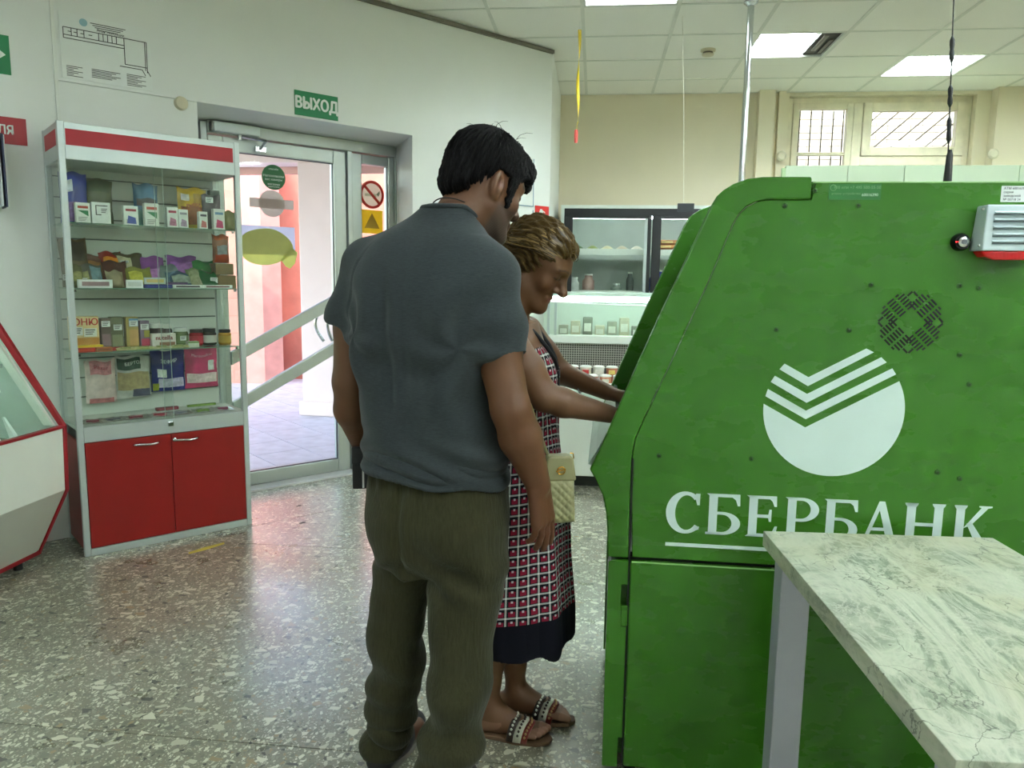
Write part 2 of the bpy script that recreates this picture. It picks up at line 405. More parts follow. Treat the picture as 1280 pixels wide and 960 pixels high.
BOX('board', M('price_board_dark', (46, 48, 54), .5), t, .02, .13, -.004, .004, -1.24, -1.185, .002)
t = thing('chrome_pole', 'chrome tube pole rising to the ceiling behind the green cash machine', 'pole', (.90, 5.03, 0))
MB().lathe([(.02, .01), (.02, CEIL)], n=16).build('pole', steel, t, smooth=40)
MB().lathe([(.05, 0), (.05, .01), (.024, .03)], n=20).build('floor_flange', steel, t, smooth=40)
MB().lathe([(.024, CEIL-.03), (.045, CEIL-.012), (.045, CEIL-.004)], n=20).build('ceiling_flange', steel, t, smooth=40)

# --- window_1 in the back wall with bars and the brick court wall behind
win_paint = M('old_window_paint', (222, 212, 186), .45, var=.1, nscale=10, bump=.1)
wd = struct(thing('window_1', None, None, (0, 7.43, 0)))
def fr(x0, x1, z0, z1, w, y0=0, y1=.06, name='window_frame', par=wd, m=win_paint):
    MB().box(x0, x0+w, y0, y1, z0, z1).box(x1-w, x1, y0, y1, z0, z1).box(x0+w, x1-w, y0, y1, z0, z0+w).box(x0+w, x1-w, y0, y1, z1-w, z1).build(name, m, par, bevel=.004)
fr(WX0+.003, WX1-.003, WZ0+.003, WZ1-.003, .05)
BOX('mullion', win_paint, wd, 2.285, 2.365, -.01, .06, WZ0+.053, WZ1-.053, .004)
BOX('transom', win_paint, wd, 2.365, WX1-.053, -.005, .06, 2.43, 2.51, .004)
fr(1.755, 2.283, WZ0+.055, 2.978, .055, -.012, .045, 'sash')
BOX('glazing_bar', win_paint, wd, 1.80, 2.238, -.008, .035, 2.52, 2.545)
fr(2.37, WX1-.057, 2.512, 2.978, .075, -.02, .045, 'sash')
fr(2.37, WX1-.057, WZ0+.055, 2.428, .05, -.012, .045, 'sash')
BOX('pane', pane, wd, 1.81, 2.228, .015, .019, WZ0+.11, 2.923); BOX('pane', pane, wd, 2.445, WX1-.132, .015, .019, 2.587, 2.903); BOX('pane', pane, wd, 2.42, WX1-.107, .015, .019, WZ0+.105, 2.378)
mb = MB()
barm = M('window_bars', (84, 74, 58), .6)
for x in (1.85, 1.95, 2.05, 2.15, 2.24): MB().tube([(x, .13, WZ0), (x, .13, 3.0)], .006, 6).build('security_bar', barm, wd)
MB().tube([(1.75, .13, 2.54), (2.3, .13, 2.54)], .006, 6).build('security_bar', barm, wd)
for k in range(9):
    x = 2.05+.15*k; MB().tube([(max(x, 2.32), .13, 2.45+(max(x, 2.32)-x)*.9), (min(x+.6, 3.28), .13, 2.45+(min(x+.6, 3.28)-x)*.9)], .006, 6).build('security_bar', barm, wd)
for x in (1.635, 3.40):
    t = thing('curtain_knob', 'round cream curtain knob on the wall %s the barred window' % ('left of' if x < 2 else 'right of'), 'knob', (x, 7.31 if x < 2 else 7.24, 2.49))
    MB().lathe([(.012, 0), (.012, -.03), (.042, -.034), (.045, -.055), (.03, -.068)], n=20, axis='y').build('knob', M('knob_cream', (206, 198, 172), .5), t, smooth=40)
court = struct(BOX('wall_court', M('court_mortar', (150, 142, 128), .9), None, -.5, 6.5, 9.4, 9.6, -.3, 3.9))
brick_m = M('pale_brick', (176, 166, 148), .85, var=.08, nscale=3)
bme = MB().box(.005, .245, -.012, .0, .004, .071).mesh('brick', brick_m)
for j in range(12):
    for i in range(12):
        link('brick', bme, court, loc=(1.9+.25*i+(.125 if j % 2 else 0), 9.4, 2.55+.075*j))

# ================================================================== OUTSIDE THE DOOR
pave_m = M('outside_paving', (190, 186, 196), .55, var=.12, nscale=9, bump=.1)
out = thing('pavement', None, None, wl(0, 0, 0), WA); struct(out)
bm_ = BOX('paving_bed', M('paving_joint', (128, 126, 126), .9), out, -3, 6.5, .42, 9, -.2, -.025)
pm = MB().box(.004, .396, .004, .396, -.05, -.015).mesh('paving_slab', pave_m)
for i in range(14):
    for j in range(18): link('paving_slab', pm, out, loc=(-.6+.4*i, .46+.4*j, 0))
pink = M('pink_stucco', (214, 150, 138), .9, var=.12, nscale=5, bump=.5, bscale=22)
pinkw = M('pale_stucco', (220, 206, 204), .85, var=.03, bump=.1)
struct(MB().box(-6.0, -4.15, 9.2, 9.4, -.1, 2.9).build('wall_court_left', pink))
struct(MB().hexa([(-4.15, 9.2, -.1), (-3.98, 9.38, -.1), (-4.9, 11.6, -.1), (-5.1, 11.5, -.1)], [(-4.15, 9.2, 2.9), (-3.98, 9.38, 2.9), (-4.9, 11.6, 2.9), (-5.1, 11.5, 2.9)]).build('wall_court_side', pink))
struct(MB().box(-4.15, -1.2, 9.75, 9.95, -.1, 2.9).build('wall_court_far', M('deep_pink_stucco', (200, 122, 104), .9, var=.12, nscale=5, bump=.5, bscale=22)))
pc = thing('porch', 'white porch column and beam outside the glass door', 'porch', (-2.68, 7.35, -.015), radians(-4))
BOX('column', pinkw, pc, -.17, .17, -.17, .17, 0, 2.45, .01); BOX('column_base', pinkw, pc, -.2, .2, -.2, .2, 0, .14, .01)
BOX('beam', pinkw, pc, -3.3, 1.0, -.15, .15, 2.45, 2.62, .01); BOX('fascia', M('porch_fascia', (196, 160, 150), .8), pc, -3.3, 1.0, .10, .16, 2.38, 2.45)


# ================================================================== door_1: aluminium entrance
dr = struct(thing('door_1', None, None, wl(0, RT, 0), WA))
def dfr(par, name, s0, s1, z0, z1, w, y0, y1, wb=None, wt=None):
    wb = wb or w; wt = wt or w
    for a in ((s0, s0+w, z0, z1), (s1-w, s1, z0, z1), (s0+w, s1-w, z0, z0+wb), (s0+w, s1-w, z1-wt, z1)):
        BOX(name, alu, par, a[0], a[1], y0, y1, a[2], a[3], .006)
BOX('frame_jamb', alu, dr, IS0+.002, IS0+.04, 0, .1, 0, IZ, .004); BOX('frame_jamb', alu, dr, IS1-.045, IS1+.01, 0, .1, 0, IZ, .004)
BOX('frame_head', alu, dr, IS0+.04, IS1-.045, -.01, .1, 2.19, 2.262, .005); BOX('frame_mullion', alu, dr, 2.535, 2.57, -.008, .1, 0, 2.19, .004)
leaf = BOX('door_leaf', alu, dr, 1.625, 1.715, .01, .07, .012, 2.185, .006)
BOX('stile', alu, leaf, 2.44, 2.53, .01, .07, .012, 2.185, .006)
BOX('top_rail', alu, leaf, 1.715, 2.44, .01, .07, 2.10, 2.185, .006)
BOX('bottom_rail', alu, leaf, 1.715, 2.44, .01, .07, .012, .10, .006)
BOX('glass_pane', pane, leaf, 1.715, 2.44, .038, .044, .10, 2.10)
for (z0) in (.80, .485):            # two slanting push bars across the glass
    f = lambda s: z0+(s-1.715)*.49
    MB().hexa([(1.715, .0, f(1.715)), (2.44, .0, f(2.44)), (2.44, .034, f(2.44)), (1.715, .034, f(1.715))], [(1.715, .0, f(1.715)+.085), (2.44, .0, f(2.44)+.085), (2.44, .034, f(2.44)+.085), (1.715, .034, f(1.715)+.085)]).build('slanted_rail', alu, leaf, bevel=.006)
hp = [(2.40+.055*cos(a)*(1 if cos(a) < 0 else .3)-.02, -.035, 1.03+.13*sin(a)) for a in [2*pi*k/24 for k in range(24)]]
MB().tube([(2.34-.045*abs(cos(pi*k/20-pi/2))+.03, .06+.03*sin(pi*k/20), .92+.24*k/20) for k in range(21)], .011, 8).build('pull_handle', steel, leaf, smooth=True)
MB().tube([(2.40-.045*sin(pi*k/20), -.03*sin(pi*k/20), .93+.22*k/20) for k in range(21)], .011, 8).build('pull_handle', steel, leaf, smooth=True)
# side light
BOX('side_stile', alu, dr, 2.57, 2.65, .01, .07, .012, 2.185, .006); BOX('side_stile', alu, dr, 2.857, IS1-.045, .01, .07, .012, 2.185, .006)
BOX('side_rail', alu, dr, 2.65, 2.857, .01, .07, 2.12, 2.185, .006); BOX('side_rail', alu, dr, 2.65, 2.857, .01, .07, .012, .12, .006)
BOX('side_pane', pane, dr, 2.65, 2.857, .038, .044, .12, 2.12)
BOX('black_gasket', black_plastic, dr, 2.853, 2.857, .02, .036, .12, 2.12); BOX('black_gasket', black_plastic, leaf, 2.436, 2.44, .02, .036, .10, 2.10); BOX('black_gasket', black_plastic, leaf, 1.715, 2.436, .02, .036, 2.096, 2.10); BOX('black_gasket', black_plastic, leaf, 1.715, 2.436, .02, .036, .10, .104)
BOX('threshold', M('threshold_paint', (214, 214, 214), .6), dr, IS0, IS1, -.10, .10, -.004, .012)
# door closer on the head
dc = wthing('door_closer', 'silver door closer with folded arm above the glass door', 'door closer', 1.64, RT-.012, 2.195)
BOX('body', alu_white, dc, 0, .28, -.05, 0, .0, .06, .008); BOX('end_cap', M('closer_cap', (120, 122, 118), .4, .6), dc, -.012, 0, -.045, -.002, .004, .056, .003)
MB().tube([(.16, -.025, -.005), (.31, -.06, -.02)], .009, 8).build('arm', steel, dc, smooth=40)
MB().tube([(.31, -.06, -.02), (.29, -.012, -.065)], .008, 8).build('forearm', steel, dc, smooth=40)
BOX('bracket', steel, dc, .26, .33, -.014, .0, -.085, -.05, .003)
MB().lathe([(.012, -.03), (.012, .0)], (.16, -.025, 0), 12).build('spindle', steel, dc)

# stickers on the glass
def disc(name, m, par, x, y, z, r, n=32, th=.0008): return MB().lathe([(r, 0), (r, -th)], (x, y, z), n, 'y').build(name, m, par)
tx = M('sticker_white', (226, 232, 226), .5)
def film(name, rgb, tr=.8):
    t_ = NT(name); t_.t.nodes.remove(t_.b); d_ = t_.n('ShaderNodeBsdfDiffuse'); l_ = t_.n('ShaderNodeBsdfTranslucent'); m_ = t_.n('ShaderNodeMixShader'); m_.inputs[0].default_value = tr
    c_ = t_.ramp(t_.noise(t_.coord(), 12, 3), [(.3, tuple(q*.92 for q in lin(rgb)[:3])+(1,)), (.7, lin(rgb))]); t_.l(c_, d_.inputs[0]); t_.l(c_, l_.inputs[0]); t_.l(d_.outputs[0], m_.inputs[1]); t_.l(l_.outputs[0], m_.inputs[2]); t_.l(m_.outputs[0], t_.out.inputs[0]); return t_.m
st = wthing('round_sticker', 'round dark green sticker with white lettering on the glass door', 'sticker', 2.037, RT+.0375, 1.975)
disc('sticker_disc', M('sticker_green', (20, 96, 48), .5), st, 0, 0, 0, .078)
for i, (b, sz, zz) in enumerate((('спасибо', .016, .05), ('Напоминаем', .022, .008), ('вас камеры', .02, -.014), ('магазина', .018, -.043), ('видеоконтроль', .010, -.058))): text(b, sz, tx, st, 0, -.0014, zz)
st = wthing('grey_sticker', 'grey round sticker with side bars on the glass door below the green one', 'sticker', 2.021, RT+.0375, 1.812)
gm = film('sticker_grey', (216, 208, 200))
disc('sticker_disc', gm, st, 0, 0, 0, .084); BOX('side_bar', gm, st, -.145, .145, -.0007, 0, -.03, .028)
st = wthing('leaf_sticker', 'large olive green blob-shaped sticker with a tail on the glass door', 'sticker', 1.97, RT+.0375, 1.54)
olive = film('sticker_olive', (224, 226, 164))
pts = [(.175*cos(a)*(1+.06*cos(3*a)), .115*sin(a)*(1+.04*sin(2*a))) for a in [2*pi*k/40 for k in range(40)]]
MB().prism(pts, -.0008, 0).build('blob', olive, st); MB().prism([(.10, -.08), (.165, .01), (.215, -.03), (.195, -.10), (.16, -.135), (.13, -.12)], -.0012, 0).build('tail', olive, st)
st = wthing('blue_sheet', 'pale blue rectangular sheet behind the olive sticker on the glass', 'sticker', 2.0, RT+.0385, 1.54)
BOX('sheet', film('sheet_blue', (226, 226, 240)), st, -.2, .17, 0, .0008, -.05, .13)
st = wthing('no_smoking_sticker', 'red and white no-smoking sticker on the narrow side pane', 'sticker', 2.742, RT+.0375, 1.924)
redm = film('sticker_red', (226, 96, 86), .5)
disc('sticker_disc', film('sticker_pale', (236, 222, 206)), st, 0, 0, 0, .097)
MB().tube([(.085*cos(a), -.0025, .085*sin(a)) for a in [2*pi*k/36 for k in range(36)]], .009, 6, closed=True).build('prohibition_ring', redm, st)
MB().prism([(-.066, .052), (-.054, .066), (.066, -.052), (.054, -.066)], -.0035, -.001).build('prohibition_bar', redm, st)
BOX('cigarette', M('cig', (196, 190, 160), .6), st, -.055, .035, -.0022, -.001, -.012, .006); MB().prism([(.035, .005), (.06, .03), (.062, .012), (.05, -.01)], -.0022, -.001).build('smoke', M('cig_dark', (110, 120, 90), .6), st)
st = wthing('yellow_sticker', 'yellow square warning sticker under the no-smoking sign', 'sticker', 2.74, RT+.0375, 1.745)
BOX('sheet', film('sticker_yellow', (236, 210, 90)), st, -.085, .085, -.0008, 0, -.085, .075); MB().prism([(-.06, -.05), (0, .055), (.06, -.05)], -.0016, -.0008).build('triangle', M('sticker_dkyellow', (176, 140, 40), .6), st)

# ================================================================== SIGNS ON THE ENTRANCE WALL
def plate(name, label, cat, s0, s1, z0, z1, m, th=.004):
    t = wthing(name, label, cat, (s0+s1)/2, -.0005, (z0+z1)/2); BOX('plate', m, t, -(s1-s0)/2, (s1-s0)/2, -th, 0, -(z1-z0)/2, (z1-z0)/2); return t
t = plate('exit_sign', 'green exit sign with white Cyrillic capitals above the glass door', 'sign', 2.014, 2.293, 2.299, 2.439, M('exit_green', (0, 124, 72), .4, coat=.3))
text('ВЫХОД', .090, tx, t, 0, -.0056, 0, bold=.0045, sx=.82)
t = plate('arrow_sign', 'green emergency sign with white arrow, cut by the left picture edge', 'sign', .34, .61, 2.272, 2.447, M('exit_green'))
MB().prism([(.03, .07), (.118, 0), (.03, -.07), (.03, -.026), (-.09, -.026), (-.09, .026), (.03, .026)], -.0056, -.004).build('arrow', tx, t)
t = plate('consumer_sign', 'dark red sign with white letters at the left picture edge', 'sign', .02, .655, 1.957, 2.08, M('sign_red', (160, 14, 28), .4))
text('УГОЛОК ПОТРЕБИТЕЛЯ', .058, tx, t, -.02, -.0056, .0, bold=.0015, sx=.84)
t = plate('evacuation_plan', 'white evacuation plan poster with black floor plan on the wall', 'poster', .82, 1.232, 2.30, 2.605, paper_white, .003)
mb = MB(); k = .0016; Y0, Y1 = -.0042, -.003
def ln(x0, z0, x1, z1, w=k):
    d = Vector((x1-x0, z1-z0)); L = d.length; n = Vector((-d.y, d.x))/L*w
    mb.prism([(x0+n.x, z0+n.y), (x1+n.x, z1+n.y), (x1-n.x, z1-n.y), (x0-n.x, z0-n.y)], Y0, Y1)
X = lambda a: -.19+a; Zr = lambda a: .085-a
ln(X(0), Zr(0), X(.375), Zr(0)); ln(X(0), Zr(0), X(0), Zr(.05)); ln(X(0), Zr(.035), X(.27), Zr(.035)); ln(X(0), Zr(.05), X(.27), Zr(.05)); ln(X(.27), Zr(0), X(.27), Zr(.125)); ln(X(.375), Zr(0), X(.375), Zr(.15)); ln(X(.367), Zr(0), X(.367), Zr(.14)); ln(X(.27), Zr(.125), X(.375), Zr(.125)); ln(X(.245), Zr(.138), X(.35), Zr(.138)); ln(X(.35), Zr(.138), X(.365), Zr(.165)); ln(X(.375), Zr(.14), X(.39), Zr(.165))
for a in (.035, .06, .09, .155, .175, .195, .215, .235): ln(X(a), Zr(0), X(a), Zr(.035))
for a in (.02, .045, .075, .11): ln(X(a), Zr(.017), X(a+.016), Zr(.017))
mb.build('plan_drawing', ink, t)
for (xx, zz, w, nrow) in ((-.15, -.115, .07, 7), (-.01, -.112, .13, 6), (.13, -.108, .09, 8)):
    mb = MB()
    for q in range(nrow): mb.box(xx-w/2, xx+w/2-(.02*((q*7) % 3)), Y0, Y1, zz+.02-q*.0075, zz+.0225-q*.0075)
    mb.build('plan_text', ink, t)
mb = MB()
for q in range(4): mb.box(-.02-.05+.01*q, .09-.012*q, Y0, Y1, .125-q*.009, .128-q*.009)
mb.build('plan_title', ink, t)
text('План эвакуации', .016, ink, t, .02, -.0038, .096, name='plan_heading')
disc('plan_stamp', M('stamp_blue', (150, 186, 196), .6), t, -.10, -.003, .122, .018, th=.0004)
t = wthing('wall_button', 'small round cream button on the wall above the display cabinet', 'button', 1.371, 0, 2.262)
MB().lathe([(.036, 0), (.036, -.01), (.03, -.026), (.012, -.034)], n=24, axis='y').build('button', M('knob_cream'), t, smooth=40)
t = plate('extinguisher_sign', 'red fire extinguisher sign on the white wall corner', 'sign', 3.925, 4.065, 1.755, 1.912, M('fire_red', (214, 38, 34), .4))
MB().prism([(-.03, -.065), (.01, -.065), (.01, .03), (.004, .045), (-.002, .055), (-.02, .055), (-.03, .03)], -.0056, -.004).build('cylinder_symbol', tx, t); MB().prism([(-.002, .05), (.03, .035), (.03, .027), (-.002, .04)], -.0056, -.004).build('hose_symbol', tx, t)
framem = M('poster_frame', (206, 214, 214), .4)
for s0, s1, z0, z1, lb in ((3.60, 3.905, 1.90, 2.25, 'white notice sheet on the wall between the man and the red sign'), (3.60, 3.905, 1.62, 1.875, 'lower notice sheet with purple strip on the wall beside the woman')):
    t = plate('notice_sheet', lb, 'notice', s0, s1, z0, z1, paper_white, .003)
    MB().box(-.1525, .1525, -.006, -.003, -(z1-z0)/2, -(z1-z0)/2+.006).box(.1465, .1525, -.006, -.003, -(z1-z0)/2, (z1-z0)/2).build('blue_border', M('border_blue', (120, 150, 170), .5), t)
    if z0 < 1.8: BOX('purple_strip', M('notice_purple', (128, 92, 160), .6), t, -.06, .13, -.0045, -.003, -.06, -.005)
for k, (s, z, c, nm) in enumerate(((.535, 1.655, (28, 40, 74), 'dark blue'), (.515, 1.657, (206, 214, 220), 'white'), (.495, 1.66, (30, 44, 66), 'navy'))):
    t = wthing('booklet', '%s booklet standing in the wall rack at the left edge, %s' % (nm, ('outermost', 'in the middle', 'innermost')[k]), 'booklet', s, -.012, z, group='booklets at the left edge')
    BOX('cover', M('booklet_%d' % k, c, .4), t, -.004, .004, -.15, 0, 0, .325, .001); BOX('pages', paper_white, t, .0041, .0075, -.148, -.002, .002, .32)

# scrap of yellow tape and dark specks on the terrazzo
for k, (x, y, rz, c, lb) in enumerate(((-1.90, 3.47, .2, (190, 176, 70), 'worn yellow tape scrap on the floor before the red cabinet doors'), (-1.58, 3.92, 0, (36, 32, 26), 'dark speck of litter on the floor near the glass door'), (-1.72, 4.22, .4, (40, 36, 30), 'small dark leaf on the floor by the door threshold'))):
    o = MB().prism([(-.1, -.012), (-.02, -.02), (.09, -.014), (.1, .01), (.0, .018), (-.09, .012)] if k == 0 else [(-.02, -.006), (.01, -.012), (.022, 0), (.012, .012), (-.018, .008)], .0003, .0012, 'z').build(('floor_tape', 'litter', 'fallen_leaf')[k], M('scrap_%d' % k, c, .7), loc=(x, y, 0), rz=rz+WA)
    tag(o, lb, ('tape', 'litter', 'leaf')[k])
# ================================================================== GREEN CASH MACHINE
def green_mat():
    t = NT('green_enamel'); v = t.coord()
    c = t.ramp(t.noise(v, 2.2, 4), [(.3, lin((52, 107, 23))), (.7, lin((57, 113, 27)))])
    t.l(c, t.b.inputs['Base Color'])
    sm = t.noise(t.coord(scale=(1.4, 1, 3)), 3.5, 5)
    t.l(t.ramp(sm, [(.35, (.22,)*3+(1,)), (.75, (.36,)*3+(1,))]), t.b.inputs['Roughness'])
    t.bump(t.noise(v, 330, 2), .16, .0015)
    t.b.inputs['Specular IOR Level'].default_value = .45
    return t.m
GREEN = green_mat()
decal = M('decal_white', (206, 224, 220), .35, var=.03, nscale=9)
AW = .68                                             # width of the machine
atm = thing('cash_machine', 'large green cash machine with white round emblem and Cyrillic lettering', 'cash machine', (.98, 1.945, 0), radians(-1))
def arc(cx, cz, rx, rz, a0, a1, n): return [(cx+rx*cos(radians(a0+(a1-a0)*k/n)), cz+rz*sin(radians(a0+(a1-a0)*k/n))) for k in range(n+1)]
XR = .30                                             # rear of the machine (outside the frame)
outer_hi = [(-.466, 1.614), (-.58, 1.614), (-.616, 1.610), (-.650, 1.5975), (-.673, 1.5825), (-.688, 1.568), (-.702, 1.543), (-.7241, 1.4898), (-.8074, 1.2934), (-.8695, 1.141), (-.9119, 1.033), (-.9565, .9201), (-.980, .866), (-.963, .838), (-.9437, .7951), (-.933, .7448), (-.928, .681), (-.9264, .6295)]
inner_hi = [(-.871, .6295), (-.8725, .8614), (-.8718, .9113), (-.8644, .9549), (-.8454, 1.0048), (-.786, 1.146), (-.698, 1.362), (-.647, 1.500), (-.6334, 1.5254), (-.617, 1.543), (-.593, 1.5554), (-.5686, 1.560), (-.466, 1.560)]
# main body of the head, set back from the fascia cheeks
body = [(XR, .6295), (-.86, .6295)]+[(x+.006, z) for x, z in inner_hi[1:]]+[(-.466, 1.604), (XR, 1.604)]
MB().prism(body, .004, AW-.004).build('upper_housing', GREEN, atm, bevel=.004)
for y0, y1 in ((-.0085, .010), (AW-.010, AW+.0085)):
    MB().prism(outer_hi+inner_hi, y0, y1).build('fascia_cheek', GREEN, atm, bevel=.005)
# fascia seen between the cheeks: leaning front, rounded top strip, shelf with keypad, chin
MB().prism([(-.40, 1.59), (-.53, 1.588), (-.575, 1.57), (-.605, 1.535), (-.625, 1.48), (-.72, 1.20), (-.68, 1.20), (-.56, 1.54), (-.40, 1.55)], .011, AW-.011).build('fascia_panel', GREEN, atm, bevel=.003)
MB().prism([(-.72, 1.20), (-.745, 1.12), (-.79, 1.0), (-.90, .93), (-.955, .866), (-.945, .84), (-.925, .80), (-.912, .74), (-.905, .64), (-.86, .64), (-.84, .92), (-.68, 1.20)], .011, AW-.011).build('keypad_shelf', M('atm_silver', (178, 190, 186), .3, .6), atm, bevel=.003)
scr = MB(); scr.prism([(-.632, 1.465), (-.702, 1.255), (-.708, 1.257), (-.638, 1.467)], .14, AW-.14); scr.build('screen', emit('atm_screen', (120, 190, 150), .12), atm)
MB().prism([(-.800, .996), (-.890, .938), (-.893, .944), (-.803, 1.002)], .2, AW-.2).build('keypad', M('keypad_grey', (90, 96, 96), .4, .5), atm)
MB().prism([(-.915, 1.005), (-.965, .905), (-.986, .872), (-.974, .868), (-.95, .91), (-.905, 1.0)], .03, AW-.03).build('clear_shelf_guard', M('shelf_guard_plastic', (196, 220, 210), .15, .2), atm)
# side skin with its rolled edge, lower safe with door
MB().prism([(XR, .632), (-.861, .632)]+[(x+.0015, z-.001) for x, z in inner_hi[1:]]+[(-.455, 1.600), (XR, 1.600)], -.004, .004).build('side_panel', GREEN, atm, bevel=.002)
MB().prism([(-.866, .03), (-.866, .622), (XR, .622), (XR, .03)], -.008, AW+.004).build('safe_cabinet', GREEN, atm, bevel=.005)
lo = [(-.9235, .03), (-.9235, .618), (-.916, .6225), (-.871, .6225), (-.871, .557), (-.888, .557), (-.888, .497), (-.886, .497), (-.886, .440), (-.871, .437), (-.871, .118), (-.882, .118), (-.882, .03)]
for y0, y1 in ((-.012, .02), (AW-.02, AW+.012)): MB().prism(lo, y0, y1).build('lower_cheek', GREEN, atm, bevel=.004)
BOX('hinge', GREEN, atm, -.886, -.868, -.010, -.001, .44, .496, .002)
BOX('lower_door', GREEN, atm, -.918, -.868, .02, AW-.02, .05, .615, .004)
BOX('dark_joint', dark_gap, atm, -.871, -.866, -.006, .003, .04, .90); BOX('dark_joint', dark_gap, atm, -.90, XR, .006, AW-.006, .616, .6305)
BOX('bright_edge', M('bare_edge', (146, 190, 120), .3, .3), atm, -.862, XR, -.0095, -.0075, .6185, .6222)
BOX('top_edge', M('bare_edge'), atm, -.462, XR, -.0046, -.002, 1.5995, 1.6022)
for y in (.06, AW-.06):
    for x in (-.80, .2): MB().lathe([(.028, 0), (.028, .02), (.018, .032)], (x, y, 0), 14).build('levelling_foot', black_plastic, atm, smooth=40)
# screws
smesh = MB().lathe([(.0062, 0), (.0062, -.0022), (.0045, -.0034)], n=12, axis='y').mesh('screw', M('green_screw', (44, 92, 28), .35, .3), 40); srec = MB().lathe([(.0026, -.0034), (.0022, -.0042)], n=6, axis='y').mesh('screw_recess', dark_gap)
for u_, z_ in [(-.525, 1.5453), (-.3543, 1.5456), (-.3109, 1.3576), (-.1083, 1.3586), (-.0647, 1.3536), (-.5277, 1.244), (-.3549, 1.2458), (-.0934, 1.1915), (-.0651, 1.1199), (-.8021, .9108), (-.5691, .9125), (-.1194, .8976), (-.0659, .8838), (-.4564, 1.5813)]:
    o = link('screw', smesh, atm, loc=(u_, -.004, z_)); link('screw_recess', srec, o)
# emblem
emb = BOX('emblem', decal, atm, 0, .0001, 0, .0001, 0, .0001)
bpy.data.objects.remove(emb)
YD0, YD1 = -.0052, -.0038
bars = [[(-.5022, 1.1591), (-.4427, 1.1266), (-.3103, 1.2019), (-.2922, 1.193), (-.4428, 1.1042), (-.5139, 1.1444)], [(-.5241, 1.1281), (-.4434, 1.0842), (-.2739, 1.181), (-.2604, 1.1688), (-.4435, 1.0617), (-.5331, 1.1118)], [(-.539, 1.094), (-.4433, 1.0416), (-.246, 1.1544), (-.2363, 1.1398), (-.4427, 1.0199), (-.5441, 1.0753)]]
ECX, ECZ, ER = -.378, 1.0455, .1695
a1 = math.degrees(atan2(1.1228-ECZ, -.2276-ECX)); a0 = math.degrees(atan2(1.0558-ECZ, -.5472-ECX))
bowl = MB().prism([(-.4425, .9988)]+arc(ECX, ECZ, ER, ER, a1, a0-360, 48), YD0, YD1).build('emblem', decal, atm); bowl['label'] = 'white round emblem with three chevrons'
for b in bars: MB().prism(b, YD0, YD1).build('chevron', decal, bowl)
# serif capitals, built by hand in units of the cap height
def ring(cx, cz, rx, rz, ix, iz, a0, a1, n=20, dx=0): return arc(cx, cz, rx, rz, a0, a1, n)+arc(cx+dx, cz, ix, iz, a1, a0, n)
def R_(x0, x1, z0, z1): return [(x0, z0), (x1, z0), (x1, z1), (x0, z1)]
def serif(x0, x1, z, up): d = .055 if up else -.055; return [(x0-.05, z), (x1+.05, z), (x1+.04, z+d*.7), (x1, z+d*1.7), (x0, z+d*1.7), (x0-.04, z+d*.7)]
GL = {
 'С': (.82, [ring(.46, .5, .46, .52, .27, .43, 48, 318, 30, .03), [(.70, .98), (.80, .98), (.795, .70), (.735, .70), (.68, .90)], [(.62, .03), (.79, .10), (.80, .17), (.70, .13)]]),
 'Б': (.84, [R_(.10, .29, 0, 1), [(.04, 1), (.79, 1), (.80, .72), (.745, .72), (.70, .86), (.62, .925), (.29, .925), (.10, .95)], ring(.40, .28, .42, .28, .225, .215, -90, 90), R_(.27, .42, 0, .065), R_(.27, .42, .495, .56), [(.04, 0), (.2, 0), (.2, .06), (.04, .05)]]),
 'Е': (.76, [R_(.10, .29, 0, 1), [(.04, 1), (.71, 1), (.72, .75), (.665, .75), (.62, .87), (.56, .925), (.29, .925), (.1, .95)], [(.29, .47), (.54, .47), (.56, .38), (.61, .38), (.61, .67), (.56, .67), (.54, .545), (.29, .545)], [(.04, 0), (.71, 0), (.75, .27), (.695, .27), (.64, .13), (.57, .075), (.29, .075), (.1, .05)]]),
 'Р': (.80, [R_(.10, .29, 0, 1), serif(.10, .29, 0, True), [(.04, 1), (.3, 1), (.3, .93), (.1, .95)], ring(.40, .71, .40, .29, .215, .22, -90, 90), R_(.27, .42, .93, 1), R_(.27, .42, .42, .49)]),
 'А': (.94, [[(.43, 1), (.56, 1), (.86, .04), (.66, .04), (.45, .79), (.18, .04), (.09, .04)], [(.0, 0), (.28, 0), (.28, .05), (.0, .05)], [(.57, 0), (.95, 0), (.95, .05), (.57, .05)], R_(.22, .68, .30, .37)]),
 'Н': (.96, [R_(.08, .27, 0, 1), R_(.67, .86, 0, 1), R_(.27, .67, .46, .535), serif(.08, .27, 0, True), serif(.67, .86, 0, True), serif(.08, .27, 1, False), serif(.67, .86, 1, False)]),
 'К': (.90, [R_(.08, .27, 0, 1), serif(.08, .27, 0, True), serif(.08, .27, 1, False), [(.27, .47), (.64, .96), (.58, .97), (.58, 1), (.87, 1), (.87, .97), (.78, .95), (.42, .53)], [(.33, .57), (.44, .61), (.84, .04), (.9, .03), (.9, 0), (.62, 0)]]),
}
cap, zb = .109, .707
for ch, x0, x1 in (('С', -.7783, -.690), ('Б', -.680, -.586), ('Е', -.579, -.4945), ('Р', -.483, -.3945), ('Б', -.387, -.296), ('А', -.294, -.197), ('Н', -.1915, -.086), ('К', -.0745, .020)):
    w, polys = GL[ch]; sx = (x1-x0)/w; mb = MB()
    for p in polys: mb.prism([(x0+a*sx, zb+b*cap) for a, b in p], YD0, YD1)
    mb.build('letter', decal, atm)
MB().prism([(-.7765, .669), (-.7765, .6785), (.02, .6785), (.02, .669)], YD0, YD1).build('underline', decal, atm)
